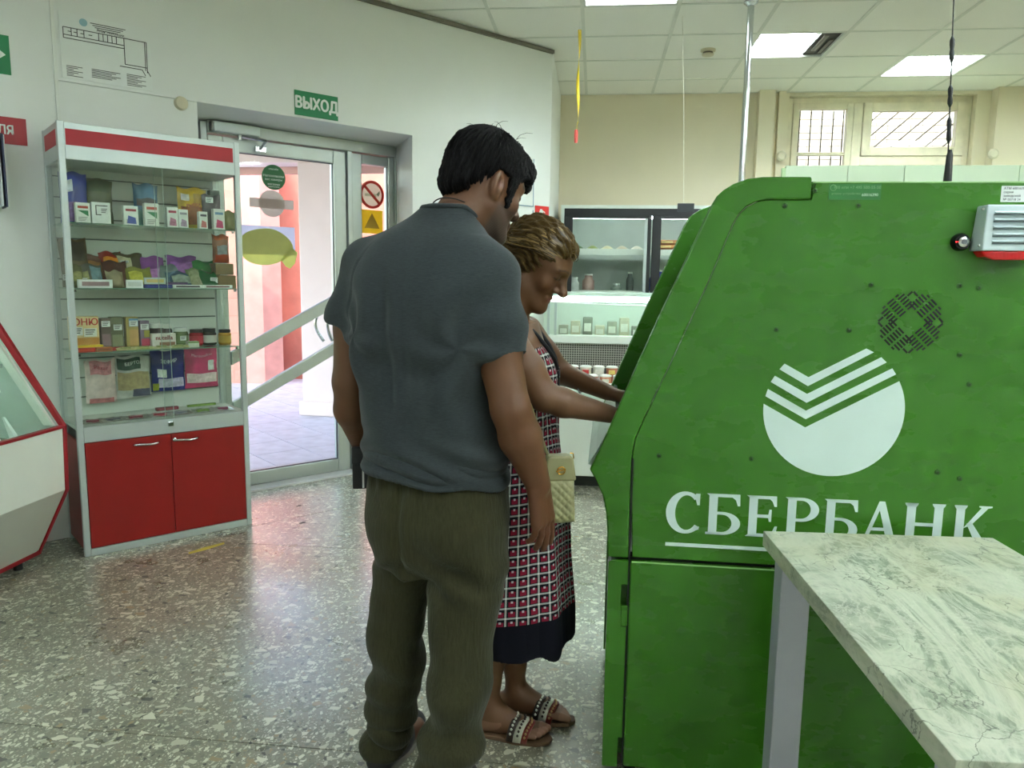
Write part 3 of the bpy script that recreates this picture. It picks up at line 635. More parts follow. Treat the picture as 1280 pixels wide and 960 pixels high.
# ventilation slots in a ring of four hatched fields
mb = MB(); gx, gz = -.213, 1.268; s2 = sqrt(.5)
for side in range(4):
    for q in np.arange(.0285, .074, .0084):
        for p0 in (-.0560, -.0345, -.0095, .0155, .0370):
            a, b = p0, p0+.019
            a, b = max(a, -sqrt(max(.0745**2-q*q, 0))), min(b, sqrt(max(.0745**2-q*q, 0)))
            if b-a < .007 or abs((a+b)/2) > q*.98: continue
            pts = []
            for (pp, qq) in ((a, q-.0023), (b, q-.0023), (b, q+.0023), (a, q+.0023)):
                th = radians(45+90*side); pts.append((gx+pp*cos(th)-qq*sin(th), gz+pp*sin(th)+qq*cos(th)))
            mb.prism(pts, -.0046, -.0035)
o = mb.build('ventilation_slots', dark_gap, atm); o['kind'] = 'stuff'
# small stickers
fd = M('faded_print', (120, 168, 110), .5)
o = BOX('service_sticker', M('service_sticker', (40, 112, 46), .4), atm, -.425, -.305, -.0047, -.0038, 1.56, 1.597); pr = MB()
MB().tube([(-.415+.007*cos(a), -.005, 1.588+.007*sin(a)) for a in [2*pi*k/14 for k in range(14)]], .0009, 5, closed=True).build('printed_ring', fd, o)
link('printed_line', text_mesh('900 или +7 495 500-55-50', .0098, fd, ext=.0002), o, loc=(-.36, -.0052, 1.5885)); link('printed_line', text_mesh('номер устройства', .0075, fd, ext=.0002), o, loc=(-.385, -.0052, 1.574)); link('printed_line', text_mesh('60016390', .0095, M('printed_white', (190, 220, 190), .5), ext=.0002, bold=.0002), o, loc=(-.33, -.0052, 1.571))
lb = BOX('paper_label', paper_white, atm, -.036, .085, -.0047, -.0038, 1.555, 1.592)
for k in range(4): link('printed_line', text_mesh(('АТМ 60016390', 'серия', 'заводской', '№ 00718 24')[k], .0075, ink, ext=.0002, align='LEFT'), lb, loc=(-.031, -.0052, 1.586-.0085*k))

# siren box and detector on the cash machine side
def on_atm(name, label, cat, u_, z_, y=-.004):
    r = radians(-1); return thing(name, label, cat, (.98+u_*cos(r)-y*sin(r), 1.945+u_*sin(r)+y*cos(r), z_), r)
sr = on_atm('alarm_siren', 'white louvred alarm siren box with red lamp on the green side', 'siren', -.088, 1.44)
sw = M('siren_white', (200, 214, 218), .4)
MB().hexa([(0, -.05, 0), (.135, -.05, 0), (.135, 0, 0), (-.008, 0, 0)], [(.006, -.045, .105), (.135, -.045, .105), (.135, 0, .105), (.002, 0, .105)]).build('box', sw, sr, bevel=.003)
for k in range(5): MB().prism([(-.05, .0), (-.058, .002), (-.05, .006)], .02, .118, 'x').build('louvre', sw, sr, loc=(0, .001, .018+.0165*k)); 
for k in range(5): BOX('louvre_gap', M('siren_gap', (110, 124, 130), .6), sr, .02, .118, -.0512, -.045, .0145+.0165*k, .0178+.0165*k)
t_ = NT('siren_red_lens'); t_.b.inputs['Base Color'].default_value = lin((214, 14, 22)); t_.b.inputs['Roughness'].default_value = .12; t_.b.inputs['Transmission Weight'].default_value = .25
t_.bump(t_.n('ShaderNodeTexWave').outputs[0], .1); 
MB().prism([(-.002, 0), (.132, 0), (.12, -.013), (.10, -.021), (.03, -.021), (.01, -.014)], -.046, -.002).build('red_lens', t_.m, sr, bevel=.004)
for z_ in (.012, .095): MB().lathe([(.004, 0), (.003, -.002)], (-.002, -.04, z_), 8, 'y').build('screw', steel, sr)
dt = on_atm('alarm_detector', 'small round black and chrome alarm lock left of the siren', 'detector', -.118, 1.461)
MB().lathe([(.021, 0), (.021, -.010), (.017, -.018), (.012, -.018)], n=28, axis='y').build('rim', M('detector_black', (34, 36, 38), .25, .6), dt, smooth=40)
MB().lathe([(.012, -.017), (.012, -.024), (.008, -.026)], n=20, axis='y').build('chrome_collar', steel, dt, smooth=40)
MB().lathe([(.0065, -.024), (.006, -.028)], n=14, axis='y').build('core', M('detector_core', (120, 124, 126), .3, .7), dt, smooth=40)
MB().lathe([(.0018, -.017), (.0012, -.02)], (-.0145, 0, 0), 8, 'y').build('indicator', emit('red_indicator', (255, 40, 40), 3), dt)
MB().tube([(.021, -.003, 0), (.03, -.003, .001)], .0016, 6).build('cable', white_plastic, dt)
# whip antenna standing on top
an = thing('antenna', 'tall black whip antenna with thick coils standing on the cash machine', 'antenna', (.872, 2.06, 1.604))
MB().lathe([(.016, 0), (.016, .006), (.010, .008), (.0075, .075), (.004, .09)], n=14).build('magnetic_base', black_plastic, an, smooth=40)
p = lambda z: (-.052*z, 0, z)
MB().tube([p(.08), p(.3), p(.62)], .0017, 6).build('whip', black_plastic, an)
for z0, z1 in ((.105, .17), (.192, .245), (.298, .36)):
    zz = np.linspace(z0, z1, 7); MB().tube([p(z) for z in zz], [.002, .0058, .0058, .0046, .0058, .0058, .002], 10).build('coil', black_plastic, an, smooth=True)

# ================================================================== MARBLE-TOPPED TABLE
def marble():
    t = NT('grey_marble_laminate'); v = t.coord(scale=(1, 1, 1))
    mp = t.n('ShaderNodeMapping'); mp.inputs['Rotation'].default_value = (0, 0, .75); mp.inputs['Scale'].default_value = (1.0, .42, 1); t.l(v, mp.inputs[0]); w = mp.outputs[0]
    n1 = t.noise(w, 4.2, 8, .62, 1.6); n2 = t.noise(w, 10, 8, .7, 2.4); n3 = t.noise(v, 4, 6, .6, .8)
    c = t.ramp(n1, [(.34, lin((92, 102, 86))), (.43, lin((146, 153, 135))), (.51, lin((182, 187, 168))), (.59, lin((120, 130, 112))), (.70, lin((186, 191, 174)))])
    c = t.mix(t.ramp(n2, [(.42, (0, 0, 0, 1)), (.5, (.7, .7, .7, 1)), (.56, (0, 0, 0, 1))]), c, lin((190, 190, 174)))
    c = t.mix(t.ramp(t.noise(v, 3.2, 5, .5, .5), [(.5, (0, 0, 0, 1)), (.75, (.55, .55, .55, 1))]), c, lin((186, 176, 136)))
    wrp = t.n('ShaderNodeVectorMath', operation='MULTIPLY_ADD'); nn = t.n('ShaderNodeTexNoise'); nn.inputs['Scale'].default_value = 7; nn.inputs['Detail'].default_value = 6; t.l(v, nn.inputs['Vector'])
    t.l(nn.outputs[1], wrp.inputs[0]); wrp.inputs[1].default_value = (.35, .35, .35); t.l(w, wrp.inputs[2])
    vo = t.n('ShaderNodeTexVoronoi', feature='DISTANCE_TO_EDGE'); vo.inputs['Scale'].default_value = 9; t.l(wrp.outputs[0], vo.inputs['Vector'])
    vein = t.ramp(vo.outputs[0], [(.0, (1, 1, 1, 1)), (.018, (0, 0, 0, 1))])
    gate = t.ramp(n3, [(.44, (0, 0, 0, 1)), (.54, (.9, .9, .9, 1))])
    c = t.mix(t.math('MULTIPLY', vein, gate), c, lin((70, 74, 66)))
    vo2 = t.n('ShaderNodeTexVoronoi', feature='DISTANCE_TO_EDGE'); vo2.inputs['Scale'].default_value = 24; t.l(wrp.outputs[0], vo2.inputs['Vector'])
    c = t.mix(t.math('MULTIPLY', t.ramp(vo2.outputs[0], [(.0, (1, 1, 1, 1)), (.03, (0, 0, 0, 1))]), t.ramp(n3, [(.4, (.5, .5, .5, 1)), (.5, (0, 0, 0, 1))])), c, lin((208, 208, 194)))
    blot = t.ramp(t.noise(w, 2.6, 6, .7, 1.6), [(.575, (0, 0, 0, 1)), (.61, (.85, .85, .85, 1))])
    c = t.mix(blot, c, lin((76, 84, 72)))
    t.l(c, t.b.inputs['Base Color']); t.l(t.math('MULTIPLY_ADD', n1, .15, .3), t.b.inputs['Roughness'])
    return t.m
MARB = marble()
TR = radians(3.2)
tb = thing('marble_table', 'small table with grey marble top and pale metal legs before the machine', 'table', (.432, 1.868, 0), TR)
TW, TD = .552, .905
MB().box(0, TW, -TD, 0, .712, .75).build('table_top', MARB, tb, bevel=.0015)
leg_m = M('lilac_grey_metal', (170, 172, 184), .4, .15)
for x in (.022, TW-.095):
    for y in (-.095, -TD+.03): BOX('leg', leg_m, tb, x, x+.07, y, y+.06, .008, .711, .003)
for x in (.022, TW-.095):
    for y in (-.095, -TD+.03): BOX('foot_pad', black_plastic, tb, x+.004, x+.066, y+.004, y+.056, 0, .008)
for x in (.045, TW-.07): BOX('apron_rail', leg_m, tb, x, x+.022, -TD+.09, -.095, .66, .711, .002)

# ================================================================== RED AND WHITE GLASS COUNTER (left)
ct = thing('display_counter', 'white glass display counter with red edging at the left edge', 'counter', (-2.41, 3.185, 0))
cw = M('counter_white', (226, 230, 222), .4, var=.02); cr = M('counter_red', (150, 12, 26), .35); cg = M('counter_grey', (186, 188, 178), .45, var=.02)
PR = [(-.155, .065), (0, .365), (.008, .66)]          # x,z profile of the front
CL = 1.75
def strip(a, b, th, name, m, y0=-CL, y1=-.02): # sloping panel between two profile points
    d = Vector((b[0]-a[0], b[1]-a[1])); n = Vector((-d.y, d.x)).normalized()*th
    MB().prism([a, b, (b[0]+n.x, b[1]+n.y), (a[0]+n.x, a[1]+n.y)], y0, y1).build(name, m, ct, bevel=.002)
GT = (-.385, 1.255)
strip(PR[0], PR[1], .02, 'lower_panel', cg); strip(PR[1], (PR[2][0], PR[2][1]-.004), .02, 'front_panel', cw)
g0, g1 = (PR[2][0]-.006, .668), (GT[0]+.012, GT[1])
MB().prism([g0, g1, (g1[0]-.006, g1[1]), (g0[0]-.006, g0[1])], -CL, -.06).build('front_glass', glass('counter_glass', (246, 252, 249)), ct)
strip((.014, .655), (.014, .668), .03, 'red_lip', cr); strip((-.160, .04), (-.152, .064), .03, 'red_plinth_edge', cr, y1=0)
# red end trim following the profile, white inner band
prof = [(-.162, .04), (.006, .36), (.016, .665), (GT[0]+.02, GT[1]+.02)]; inn = [(GT[0]-.01, GT[1]+.0), (-.004, .655), (-.016, .37), (-.182, .055)]
MB().prism(prof+inn, -.02, 0).build('red_end_trim', cr, ct, bevel=.003)
MB().prism([(-.02, .672), (GT[0]-.002, GT[1]-.01), (GT[0]-.045, GT[1]-.01), (-.062, .672)], -.05, -.03).build('white_end_band', cw, ct)
MB().prism([(-.16, .05), (-.01, .37), (-.01, .655), (GT[0], GT[1]), (-.52, GT[1]), (-.52, .05)], -.03, -.021).build('end_panel', glass('counter_end_glass', (246, 252, 249)), ct)
MB().prism([(-.52, .05), (-.16, .05), (-.02, .37), (-.02, .56), (-.52, .56)], -CL, -.035).build('body', cg, ct)
BOX('back_panel', cw, ct, -.535, -.52, -CL, -.03, .05, 1.27); BOX('display_deck', cw, ct, -.52, -.02, -CL, -.035, .56, .575)
BOX('glass_shelf', pane, ct, -.50, -.24, -CL, -.06, .94, .946); BOX('shelf_edge', alu, ct, -.24, -.232, -CL, -.06, .932, .95)
MB().tube([(-.44, -CL+.05, GT[1]-.02), (-.44, -.07, GT[1]-.02)], .011, 8).build('fill_tube', emit('counter_fill_tube', (238, 255, 248), 5), ct)  # added tube, put in to brighten the counter interior
BOX('counter_top', cw, ct, -.52, GT[0]+.02, -CL, -.0, GT[1]+.004, GT[1]+.026, .003)
for y in (-.1, -CL+.1):
    for x in (-.2, -.48): MB().lathe([(.02, 0), (.016, .05)], (x, y, 0), 12).build('foot', black_plastic, ct)
tg = M('tray_tag', (236, 240, 236), .4)
for k in range(7):
    t = thing('price_holder', 'slim white price holder in the display counter, %s from the cabinet end' % ('first', 'second', 'third', 'fourth', 'fifth', 'sixth', 'seventh')[k], 'price tag', (-2.41-.10-.012*(k % 3), 3.185-.16-.085*k, .575), group='price holders in the counter')
    MB().hexa([(-.02, -.012, .02), (.02, -.012, .02), (.02, .012, .02), (-.02, .012, .02)], [(-.065, -.006, .15), (-.058, -.006, .15), (-.058, .006, .15), (-.065, .006, .15)]).build('holder', tg, t); BOX('foot', tg, t, -.02, .02, -.012, .012, .0, .02)
for k in range(6):
    t = thing('foil_tray', 'dark foil-wrapped tray lying in the glass counter, number %s back from the cabinet' % ('one', 'two', 'three', 'four', 'five', 'six')[k], 'tray', (-2.41-.25, 3.185-.16-.2*k, .575), rz=.1*(k % 3-1), group='trays in the counter')
    MB().hexa([(-.16, -.07, 0), (.14, -.07, 0), (.14, .07, 0), (-.16, .07, 0)], [(-.17, -.085, .03), (.16, -.085, .03), (.16, .085, .03), (-.17, .085, .03)]).build('tray', M('tray_dark', (70, 76, 70), .3, .4, var=.3, nscale=20), t, bevel=.004)
    MB().grid(lambda u, v: (-.155+.3*u, -.075+.15*v, .031+.012*abs(sin(9*u+k)*cos(7*v))), 9, 6).build('wrapped_food', M('tray_food_%d' % (k % 2), ((112, 120, 104), (150, 146, 126))[k % 2], .25, .2, var=.35, nscale=25), t)

# ================================================================== GLASS DISPLAY CABINET WITH RED DOORS
CBW, CBD, CBH = .82, .365, 2.035
cb = wthing('display_cabinet', 'glass display cabinet with aluminium frame, red header and red doors', 'cabinet', .716, -.37)
red_door = M('red_door_laminate', (138, 12, 8), .42, var=.03); red_head = M('header_red', (172, 18, 34), .45)
for x in (0, CBW-.028):
    BOX('post', alu_white, cb, x, x+.028, 0, .028, 0, CBH, .004); BOX('post', alu_white, cb, x, x+.028, CBD-.028, CBD, 0, CBH, .004)
hd = BOX('header', alu_white, cb, .028, CBW-.028, .001, .022, 1.868, 2.03, .002)
BOX('red_strip', red_head, hd, .032, CBW-.035, -.0008, .0015, 1.931, 2.002)
for x in (.002, CBW-.018):
    hs = BOX('side_header', alu_white, cb, x, x+.016, .028, CBD-.028, 1.868, 2.03); BOX('red_strip', red_head, hs, x-.001 if x < .1 else x+.015, x+.001 if x < .1 else x+.017, .05, CBD-.05, 1.931, 2.002)
BOX('top_board', M('cabinet_inner', (196, 200, 192), .5), cb, .004, CBW-.004, .022, CBD-.002, 2.018, 2.032); BOX('canopy_board', M('cabinet_inner'), cb, .028, CBW-.028, .022, CBD-.01, 1.868, 1.876)
BOX('deck', M('cabinet_inner'), cb, .004, CBW-.004, .004, CBD-.004, .618, .634); BOX('deck_rail', alu_white, cb, .028, CBW-.028, 0, .02, .56, .634, .002)
BOX('side_panel', red_door, cb, .004, .016, .028, CBD-.028, .03, .56); BOX('side_panel', red_door, cb, CBW-.016, CBW-.004, .028, CBD-.028, .03, .56)
BOX('plinth', alu_white, cb, .028, CBW-.028, 0, .02, 0, .036, .002); BOX('bottom_board', M('cabinet_inner'), cb, .02, CBW-.02, .02, CBD-.01, .03, .045)
dme = None
for x0, x1, hx in ((.03, .4175, .30), (.4195, CBW-.03, .49)):
    d = BOX('door', red_door, cb, x0, x1, -.002, .016, .04, .557, .0015)
    MB().tube([(hx-.062+.124*k/10, -.002-.022*sin(pi*k/10), .522+.002*sin(2*pi*k/10)) for k in range(11)], [.0045]+[.0062]*9+[.0045], 8).build('handle', steel, d, smooth=True)
lk = MB().lathe([(.010, 0), (.010, -.006), (.007, -.008)], (.434, -.002, .527), 14, 'y').build('lock', steel, cb, smooth=40)
MB().box(.405, .432, -.012, 0, .598, .622).build('sliding_lock', steel, cb, bevel=.002)
sw_m = M('slatwall', (206, 212, 204), .5, var=.02); bk = BOX('back_panel', M('slat_groove', (92, 100, 94), .7), cb, .02, CBW-.02-.015, CBD-.012, CBD-.004, .634, 1.868)
for k in range(13):
    z0 = .636+.0995*k; z1 = min(z0+.092, 1.866)
    if z1 > z0: BOX('slat', sw_m, bk, .021, CBW-.036, CBD-.026, CBD-.013, z0, z1)
sh_m = glass('shelf_glass', (240, 250, 245), .1)
for z in (.987, 1.290, 1.592):
    s_ = BOX('glass_shelf', sh_m, cb, .018, CBW-.018, .03, CBD-.03, z-.006, z); BOX('polished_edge', M('green_glass_edge', (112, 140, 124), .15), s_, .018, CBW-.018, .0275, .0297, z-.006, z)
    for x in (.03, CBW-.042): BOX('shelf_clip', steel, s_, x, x+.012, .03, .04, z-.018, z-.0065)
gp = glass('cabinet_glass', (250, 253, 251), .1, haze=.012)
BOX('side_glass', gp, cb, .006, .010, .028, CBD-.028, .634, 1.868); BOX('side_glass', gp, cb, CBW-.010, CBW-.006, .028, CBD-.028, .634, 1.868)
BOX('sliding_glass', gp, cb, .03, .44, .004, .008, .636, 1.868); BOX('sliding_glass', gp, cb, .40, CBW-.03, .012, .016, .636, 1.868)
for x, y in ((.438, .0035), (.399, .0115)): BOX('glass_edge_strip', M('pale_glass_edge', (176, 196, 186), .2), cb, x, x+.0016, y, y+.005, .636, 1.868)
# ================================================================== GOODS IN THE CABINET
def cbt(name, label, cat, x, y, z, rz=0, group=None):
    w = wl(.716, -.37, 0) + WD*x + WN*y; return thing(name, label, cat, (w.x, w.y, z), WA+rz, group)
tagm = paper_white
def price(t, x, z, y, w=.038, h=.028, red=False):
    p = BOX('price_tag', tagm, t, x-w/2, x+w/2, y-.0012, y, z-h/2, z+h/2)
    mb = MB()
    for k in range(3): mb.box(x-w*.38, x+w*(.38-.1*k), y-.0017, y-.0011, z+h*(.25-.25*k), z+h*(.25-.25*k)+h*.1)
    mb.build('printed_lines', ink, p)
    if red: BOX('price_stripe', M('tag_red', (176, 54, 40), .5), p, x-w*.4, x+w*.4, y-.0019, y-.0011, z+h*.28, z+h*.42)
def col(c): return M('pack_%d_%d_%d' % c, c, .4, var=.12, nscale=25)
def carton(label, x, y, z, w, d, h, c, bands=(), cat='carton', rz=0, group=None, txt=None, tc=(200, 40, 40), ts=.03, tz=.75, tagat=None, name='carton'):
    t = cbt(name, label, cat, x, y, z, rz, group)
    MB().box(-w/2, w/2, 0, d, 0, h).build('box', col(c), t, bevel=.0015)
    for (x0, x1, z0, z1, cc) in bands: BOX('printed_panel', col(cc), t, -w/2+w*x0, -w/2+w*x1, -.0008, .0002, h*z0, h*z1)
    if txt: text(txt, ts, col(tc), t, 0, -.0016, h*tz, name='lettering', bold=.0008)
    if tagat: price(t, tagat[0]*w, tagat[1]*h, -.0012)
    return t
def pouch(label, x, y, z, w, h, c, top=None, fat=.03, bands=(), cat='bag', rz=0, lean=.0, name='snack_bag', tagat=None, txt=None, tc=(240, 240, 240), ts=.02, tz=.75, group=None, seed=0, gloss=.25):
    t = cbt(name, label, cat, x, y, z, rz, group); rr = random.Random(seed+int(x*997)+int(z*991))
    ph = [rr.uniform(0, 6) for _ in range(4)]
    def f(sgn):
        def g(u, v):
            e = (1-abs(2*u-1)**2.5)*(1-abs(2*v-1)**4)
            b = fat*e*(1+.18*sin(7*u+ph[0])*cos(5*v+ph[1]))
            xx = (u-.5)*w*(1-.05*sin(pi*v)+.012*sin(17*v+ph[2])); zz = v*h+.006*sin(9*u+ph[3])*v
            return (xx, sgn*b+lean*zz+fat, max(zz, 0.0005))
        return g
    mb = MB(); mb.grid(f(-1), 13, 15); mb.grid(f(1), 13, 15)
    m = MATS.get('bag_%d_%d_%d' % c) or M('bag_%d_%d_%d' % c, c, gloss, var=.25, nscale=18, bump=.3, bscale=30)
    mb.build('film_bag', m, t, smooth=True)
    def front(u, v): p = f(-1)(u, v); return (p[0], p[1]-.0016, p[2])
    for (u0, u1, v0, v1, cc) in bands:
        mb = MB(); mb.grid(lambda a, b: front(u0+(u1-u0)*a, v0+(v1-v0)*b), 7, 7)
        o = mb.build('printed_area', M('print_%d_%d_%d' % cc, cc, gloss, var=.3, nscale=45), t, smooth=True)
    if txt:
        me = text_mesh(txt, ts, col(tc), bold=.0006)
        for vv in me.vertices:
            u_ = vv.co.x/w+.5; v_ = tz+vv.co.z/h; p = front(min(max(u_, .03), .97), min(max(v_, .02), .98)); vv.co = (p[0], p[1]-.0012+vv.co.y, p[2])
        link('lettering', me, t)
    if tagat:
        p = front(tagat[0], tagat[1]); price(t, p[0], p[2], p[1]-.001)
    return t
def jar(label, x, y, z, r, h, c, lid, lab=None, cat='jar', tagat=False, lr=None):
    t = cbt('jar', label, cat, x, y, z)
    MB().lathe([(r*.85, 0), (r, .006), (r, h*.72), (r*.85, h*.8)], n=20).build('glass_body', M('jar_%d_%d_%d' % c, c, .12, var=.25, nscale=30), t, smooth=40)
    MB().lathe([(r*.92, h*.8), (r*.92, h)], n=20).build('lid', col(lid), t, smooth=40)
    if lab: MB().lathe([(r*1.012, h*.15), (r*1.012, h*.6)], n=20, caps=False).build('label_band', col(lab), t, smooth=40)
    if tagat: price(t, 0, h*.45, -r-.002, .03, .024)
    return t
# shelf 1 (top)
Z1, Z2, Z3, Z4 = 1.592, 1.290, .987, .634
pouch('blue and violet pet food pouch at the left end of the top shelf', .085, .16, Z1, .12, .24, (44, 62, 150), fat=.03, bands=((.05, .95, .05, .42, (120, 90, 150)), (.1, .45, .62, .85, (214, 218, 224))), tagat=None, name='food_pouch')
pouch('large plump clear bag of dark green dried herbs on the top shelf', .185, .20, Z1, .17, .225, (74, 86, 52), fat=.05, bands=((.1, .9, .72, .95, (52, 72, 40)),), name='herb_bag')
def hcard(label, x, c1, c2, h=.098, w=.072, y=.07, tagc=True, z=Z1):
    w *= .84; h *= .95
    t = carton(label, x, y, z, w, .035, h, (232, 236, 230), (), 'price card', name='price_card', group='white cards on the top shelf')
    BOX('red_bar', col(c1), t, -w*.36, w*.36, -.0009, .0002, h*.72, h*.84)
    MB().prism([(-w*.36, h*.62), (w*.36, h*.34), (w*.36, h*.62)] if c2 == (40, 130, 84) else [(-w*.3, h*.1), (w*.34, h*.08), (w*.3, h*.4), (-w*.2, h*.5)], -.0009, .0002).build('printed_motif', col(c2), t)
    mb = MB()
    for k in range(4): mb.box(-w*.34, w*(.3-.06*k), -.0009, .0002, h*(.28-.055*k), h*(.295-.055*k))
    mb.build('printed_lines', ink, t); return t
hcard('white card with red bar and green wedge before the herb bag', .098, (176, 66, 50), (40, 130, 84))
t = carton('white card with a black square outline beside the herb bag', .175, .07, Z1, .08, .03, .10, (234, 238, 234), (), 'price card', name='price_card', group='white cards on the top shelf')
MB().box(-.024, .028, -.0009, 0, .082, .086).box(-.024, -.02, -.0009, 0, .04, .086).box(-.024, .0, -.0009, 0, .04, .044).build('square_outline', ink, t); price(t, .012, .06, -.001, .034, .03)
t = hcard('white card with blue and red print alone left of the blue pouch', .305, (150, 40, 60), (70, 92, 170), w=.078)
pouch('teal blue pouch with dark picture in the middle of the top shelf', .405, .16, Z1, .118, .215, (52, 104, 136), fat=.026, bands=((.1, .9, .5, .66, (40, 52, 60)), (.05, .95, .03, .4, (40, 120, 116))), name='food_pouch')
hcard('tall white card with red bar and green wedge before the teal pouch', .40, (176, 66, 50), (40, 130, 84), h=.118, w=.078)
hcard('white card with crimson print right of the teal pouch', .497, (160, 40, 70), (190, 120, 150), h=.105, w=.062)
hcard('greyish lilac card standing half behind the crimson one', .552, (150, 150, 156), (176, 150, 176), h=.098, w=.055, y=.078)
pouch('bright yellow doypack with red print on the top shelf', .635, .17, Z1, .15, .215, (200, 166, 30), fat=.03, bands=((.1, .36, .70, .86, (214, 210, 190)), (.08, .92, .12, .55, (150, 86, 30)), (.5, .92, .6, .85, (176, 140, 40))), txt='РЫБКА', ts=.022, tz=.58, tc=(160, 40, 30), name='food_pouch')
hcard('small white card leaning on the yellow doypack', .645, (60, 60, 70), (200, 110, 110), h=.092, w=.05, y=.06)
pouch('dark grey packet with a white tag behind the right-hand card', .725, .15, Z1, .10, .185, (84, 80, 84), fat=.024, tagat=(.35, .84), name='food_pouch')
hcard('white card with blue and pink oval print near the right end', .725, (120, 160, 190), (200, 60, 110), h=.112, w=.068, y=.06)
t = carton('tall greenish glass bottle box at the right end of the top shelf', .775, .25, Z1, .05, .05, .22, (150, 164, 156), ((.0, 1, .85, 1, (104, 116, 108)),), 'bottle box', name='bottle_box')
t = carton('black and white small box before the glass bottle box', .763, .10, Z1, .06, .04, .08, (46, 46, 50), ((.3, .95, .35, .9, (222, 224, 222)), (.05, .9, .1, .3, (40, 70, 56))), 'carton')
pouch('small clear bag of yellow-green snack pieces at the shelf\'s right corner', .79, .055, Z1, .075, .10, (140, 140, 88), fat=.025, name='snack_bag')
# shelf 2
def heap(label, x, y, w, h, c, pr=None, cat='bag', fat=.035, tg=None, lean=.35, z=Z2, rz=0, seed=0, group=None):
    h *= 1.18; w *= 1.05
    return pouch(label, x, y, z, w, h, c, fat=fat, bands=pr or (), cat=cat, lean=lean, tagat=tg, rz=rz, seed=seed, group=group)
heap('tall bag of brown croutons at the left end of the second shelf', .08, .16, .12, .20, (96, 80, 50), ((.1, .9, .55, .95, (70, 62, 48)), (.2, .8, .1, .4, (140, 118, 74))), tg=(.15, .2))
heap('brown snack bag behind the front row, left part of second shelf', .165, .19, .12, .135, (96, 52, 30), ((.1, .9, .3, .8, (150, 100, 44)),))
heap('red and orange crisp packet in the second shelf heap', .245, .18, .10, .15, (140, 40, 28), ((.15, .9, .35, .85, (206, 130, 40)),))
heap('brown bag with cream label right of the orange packet', .325, .17, .13, .145, (84, 72, 46), ((.1, .55, .5, .9, (190, 184, 150)),), tg=(.3, .7))
heap('yellow-green seed packet lying before the purple bags', .345, .075, .12, .085, (132, 128, 52), ((.1, .6, .3, .8, (200, 190, 70)),), lean=.7)
heap('purple packet, left one of the two on the second shelf', .43, .17, .125, .135, (132, 72, 140), ((.1, .9, .3, .6, (168, 110, 170)),), group='purple packets')
heap('purple packet, right one of the two on the second shelf', .585, .17, .15, .14, (124, 70, 136), ((.1, .9, .45, .8, (150, 92, 160)),), group='purple packets')
heap('shiny silver foil packet between the purple packets', .505, .12, .10, .10, (126, 134, 136), ((.2, .8, .2, .7, (90, 110, 130)),), lean=.6)
heap('blue and silver foil packet before the right purple packet', .545, .08, .11, .07, (70, 90, 112), ((.1, .9, .3, .8, (150, 160, 150)),), lean=.8)
heap('speckled green foil packet right of the blue foil one', .625, .08, .09, .085, (112, 124, 86), ((.1, .9, .1, .9, (150, 150, 118)),), lean=.7)
heap('green packet leaning at the back, right part of second shelf', .69, .15, .12, .12, (52, 108, 60), ((.1, .9, .1, .35, (40, 84, 48)),))
heap('dark green packet lying before the leaning green packet', .685, .07, .125, .075, (36, 92, 48), tg=(.6, .5), lean=.6)
heap('brown nut packet with a blue tag, left front of second shelf', .13, .10, .11, .095, (92, 92, 80), ((.5, .95, .3, .9, (110, 140, 150)), (.05, .4, .2, .7, (150, 150, 100))), tg=(.2, .3), lean=.6)
heap('olive nut packet at the very left front of second shelf', .065, .09, .08, .09, (104, 104, 64), ((.2, .8, .3, .7, (150, 148, 90)),), lean=.6)
heap('dark brown dried-meat packet in the middle of the heap', .245, .095, .11, .11, (90, 56, 44), ((.1, .5, .1, .5, (150, 110, 84)),), lean=.6)
heap('clear bag of pale grains before the brown meat packet', .225, .052, .075, .07, (150, 138, 110), lean=.5)
def bar(label, x, y, z, w, d, h, c, cc, rz=0): 
    t = carton(label, x, y, z, w, d, h, c, ((.1, .9, .25, .75, cc),), 'bar', rz, name='snack_bar'); return t
bar('white wrapped roll with dark letters at the left front of second shelf', .125, .032, Z2, .145, .03, .04, (222, 224, 222), (150, 120, 124))
bar('white price strip with two tags on the second shelf front', .295, .032, Z2, .075, .012, .04, (226, 228, 226), (200, 204, 200))
bar('pale label strip with yellow end, second shelf front', .39, .034, Z2+.02, .10, .012, .032, (196, 206, 200), (214, 190, 120))
bar('blue chocolate bar lying on the second shelf edge', .405, .031, Z2, .13, .03, .018, (38, 44, 120), (60, 66, 150))
bar('purple bar lying behind the blue chocolate bar', .49, .065, Z2, .13, .03, .03, (84, 62, 104), (120, 92, 130))
bar('long white bar with dark print, left one at the shelf edge', .545, .031, Z2, .145, .028, .017, (222, 226, 222), (90, 84, 90))
bar('long white bar with dark print, right one at the shelf edge', .695, .031, Z2, .15, .028, .017, (222, 226, 220), (120, 84, 84))
carton('brown cardboard box, upper of two at the right end of second shelf', .765, .12, Z2+.07, .095, .12, .06, (126, 104, 66), (), 'box', group='cardboard boxes at the shelf end')
carton('brown cardboard box, lower of two at the right end of second shelf', .765, .09, Z2, .095, .13, .068, (132, 108, 66), (), 'box', group='cardboard boxes at the shelf end')
pouch('clear bag of orange sweets with twisted top on the brown boxes', .765, .14, Z2+.132, .09, .15, (150, 96, 66), fat=.03, bands=((.1, .9, .02, .3, (176, 70, 36)), (.2, .8, .3, .62, (140, 140, 140)), (.1, .9, .82, .98, (196, 90, 40))), name='sweet_bag')
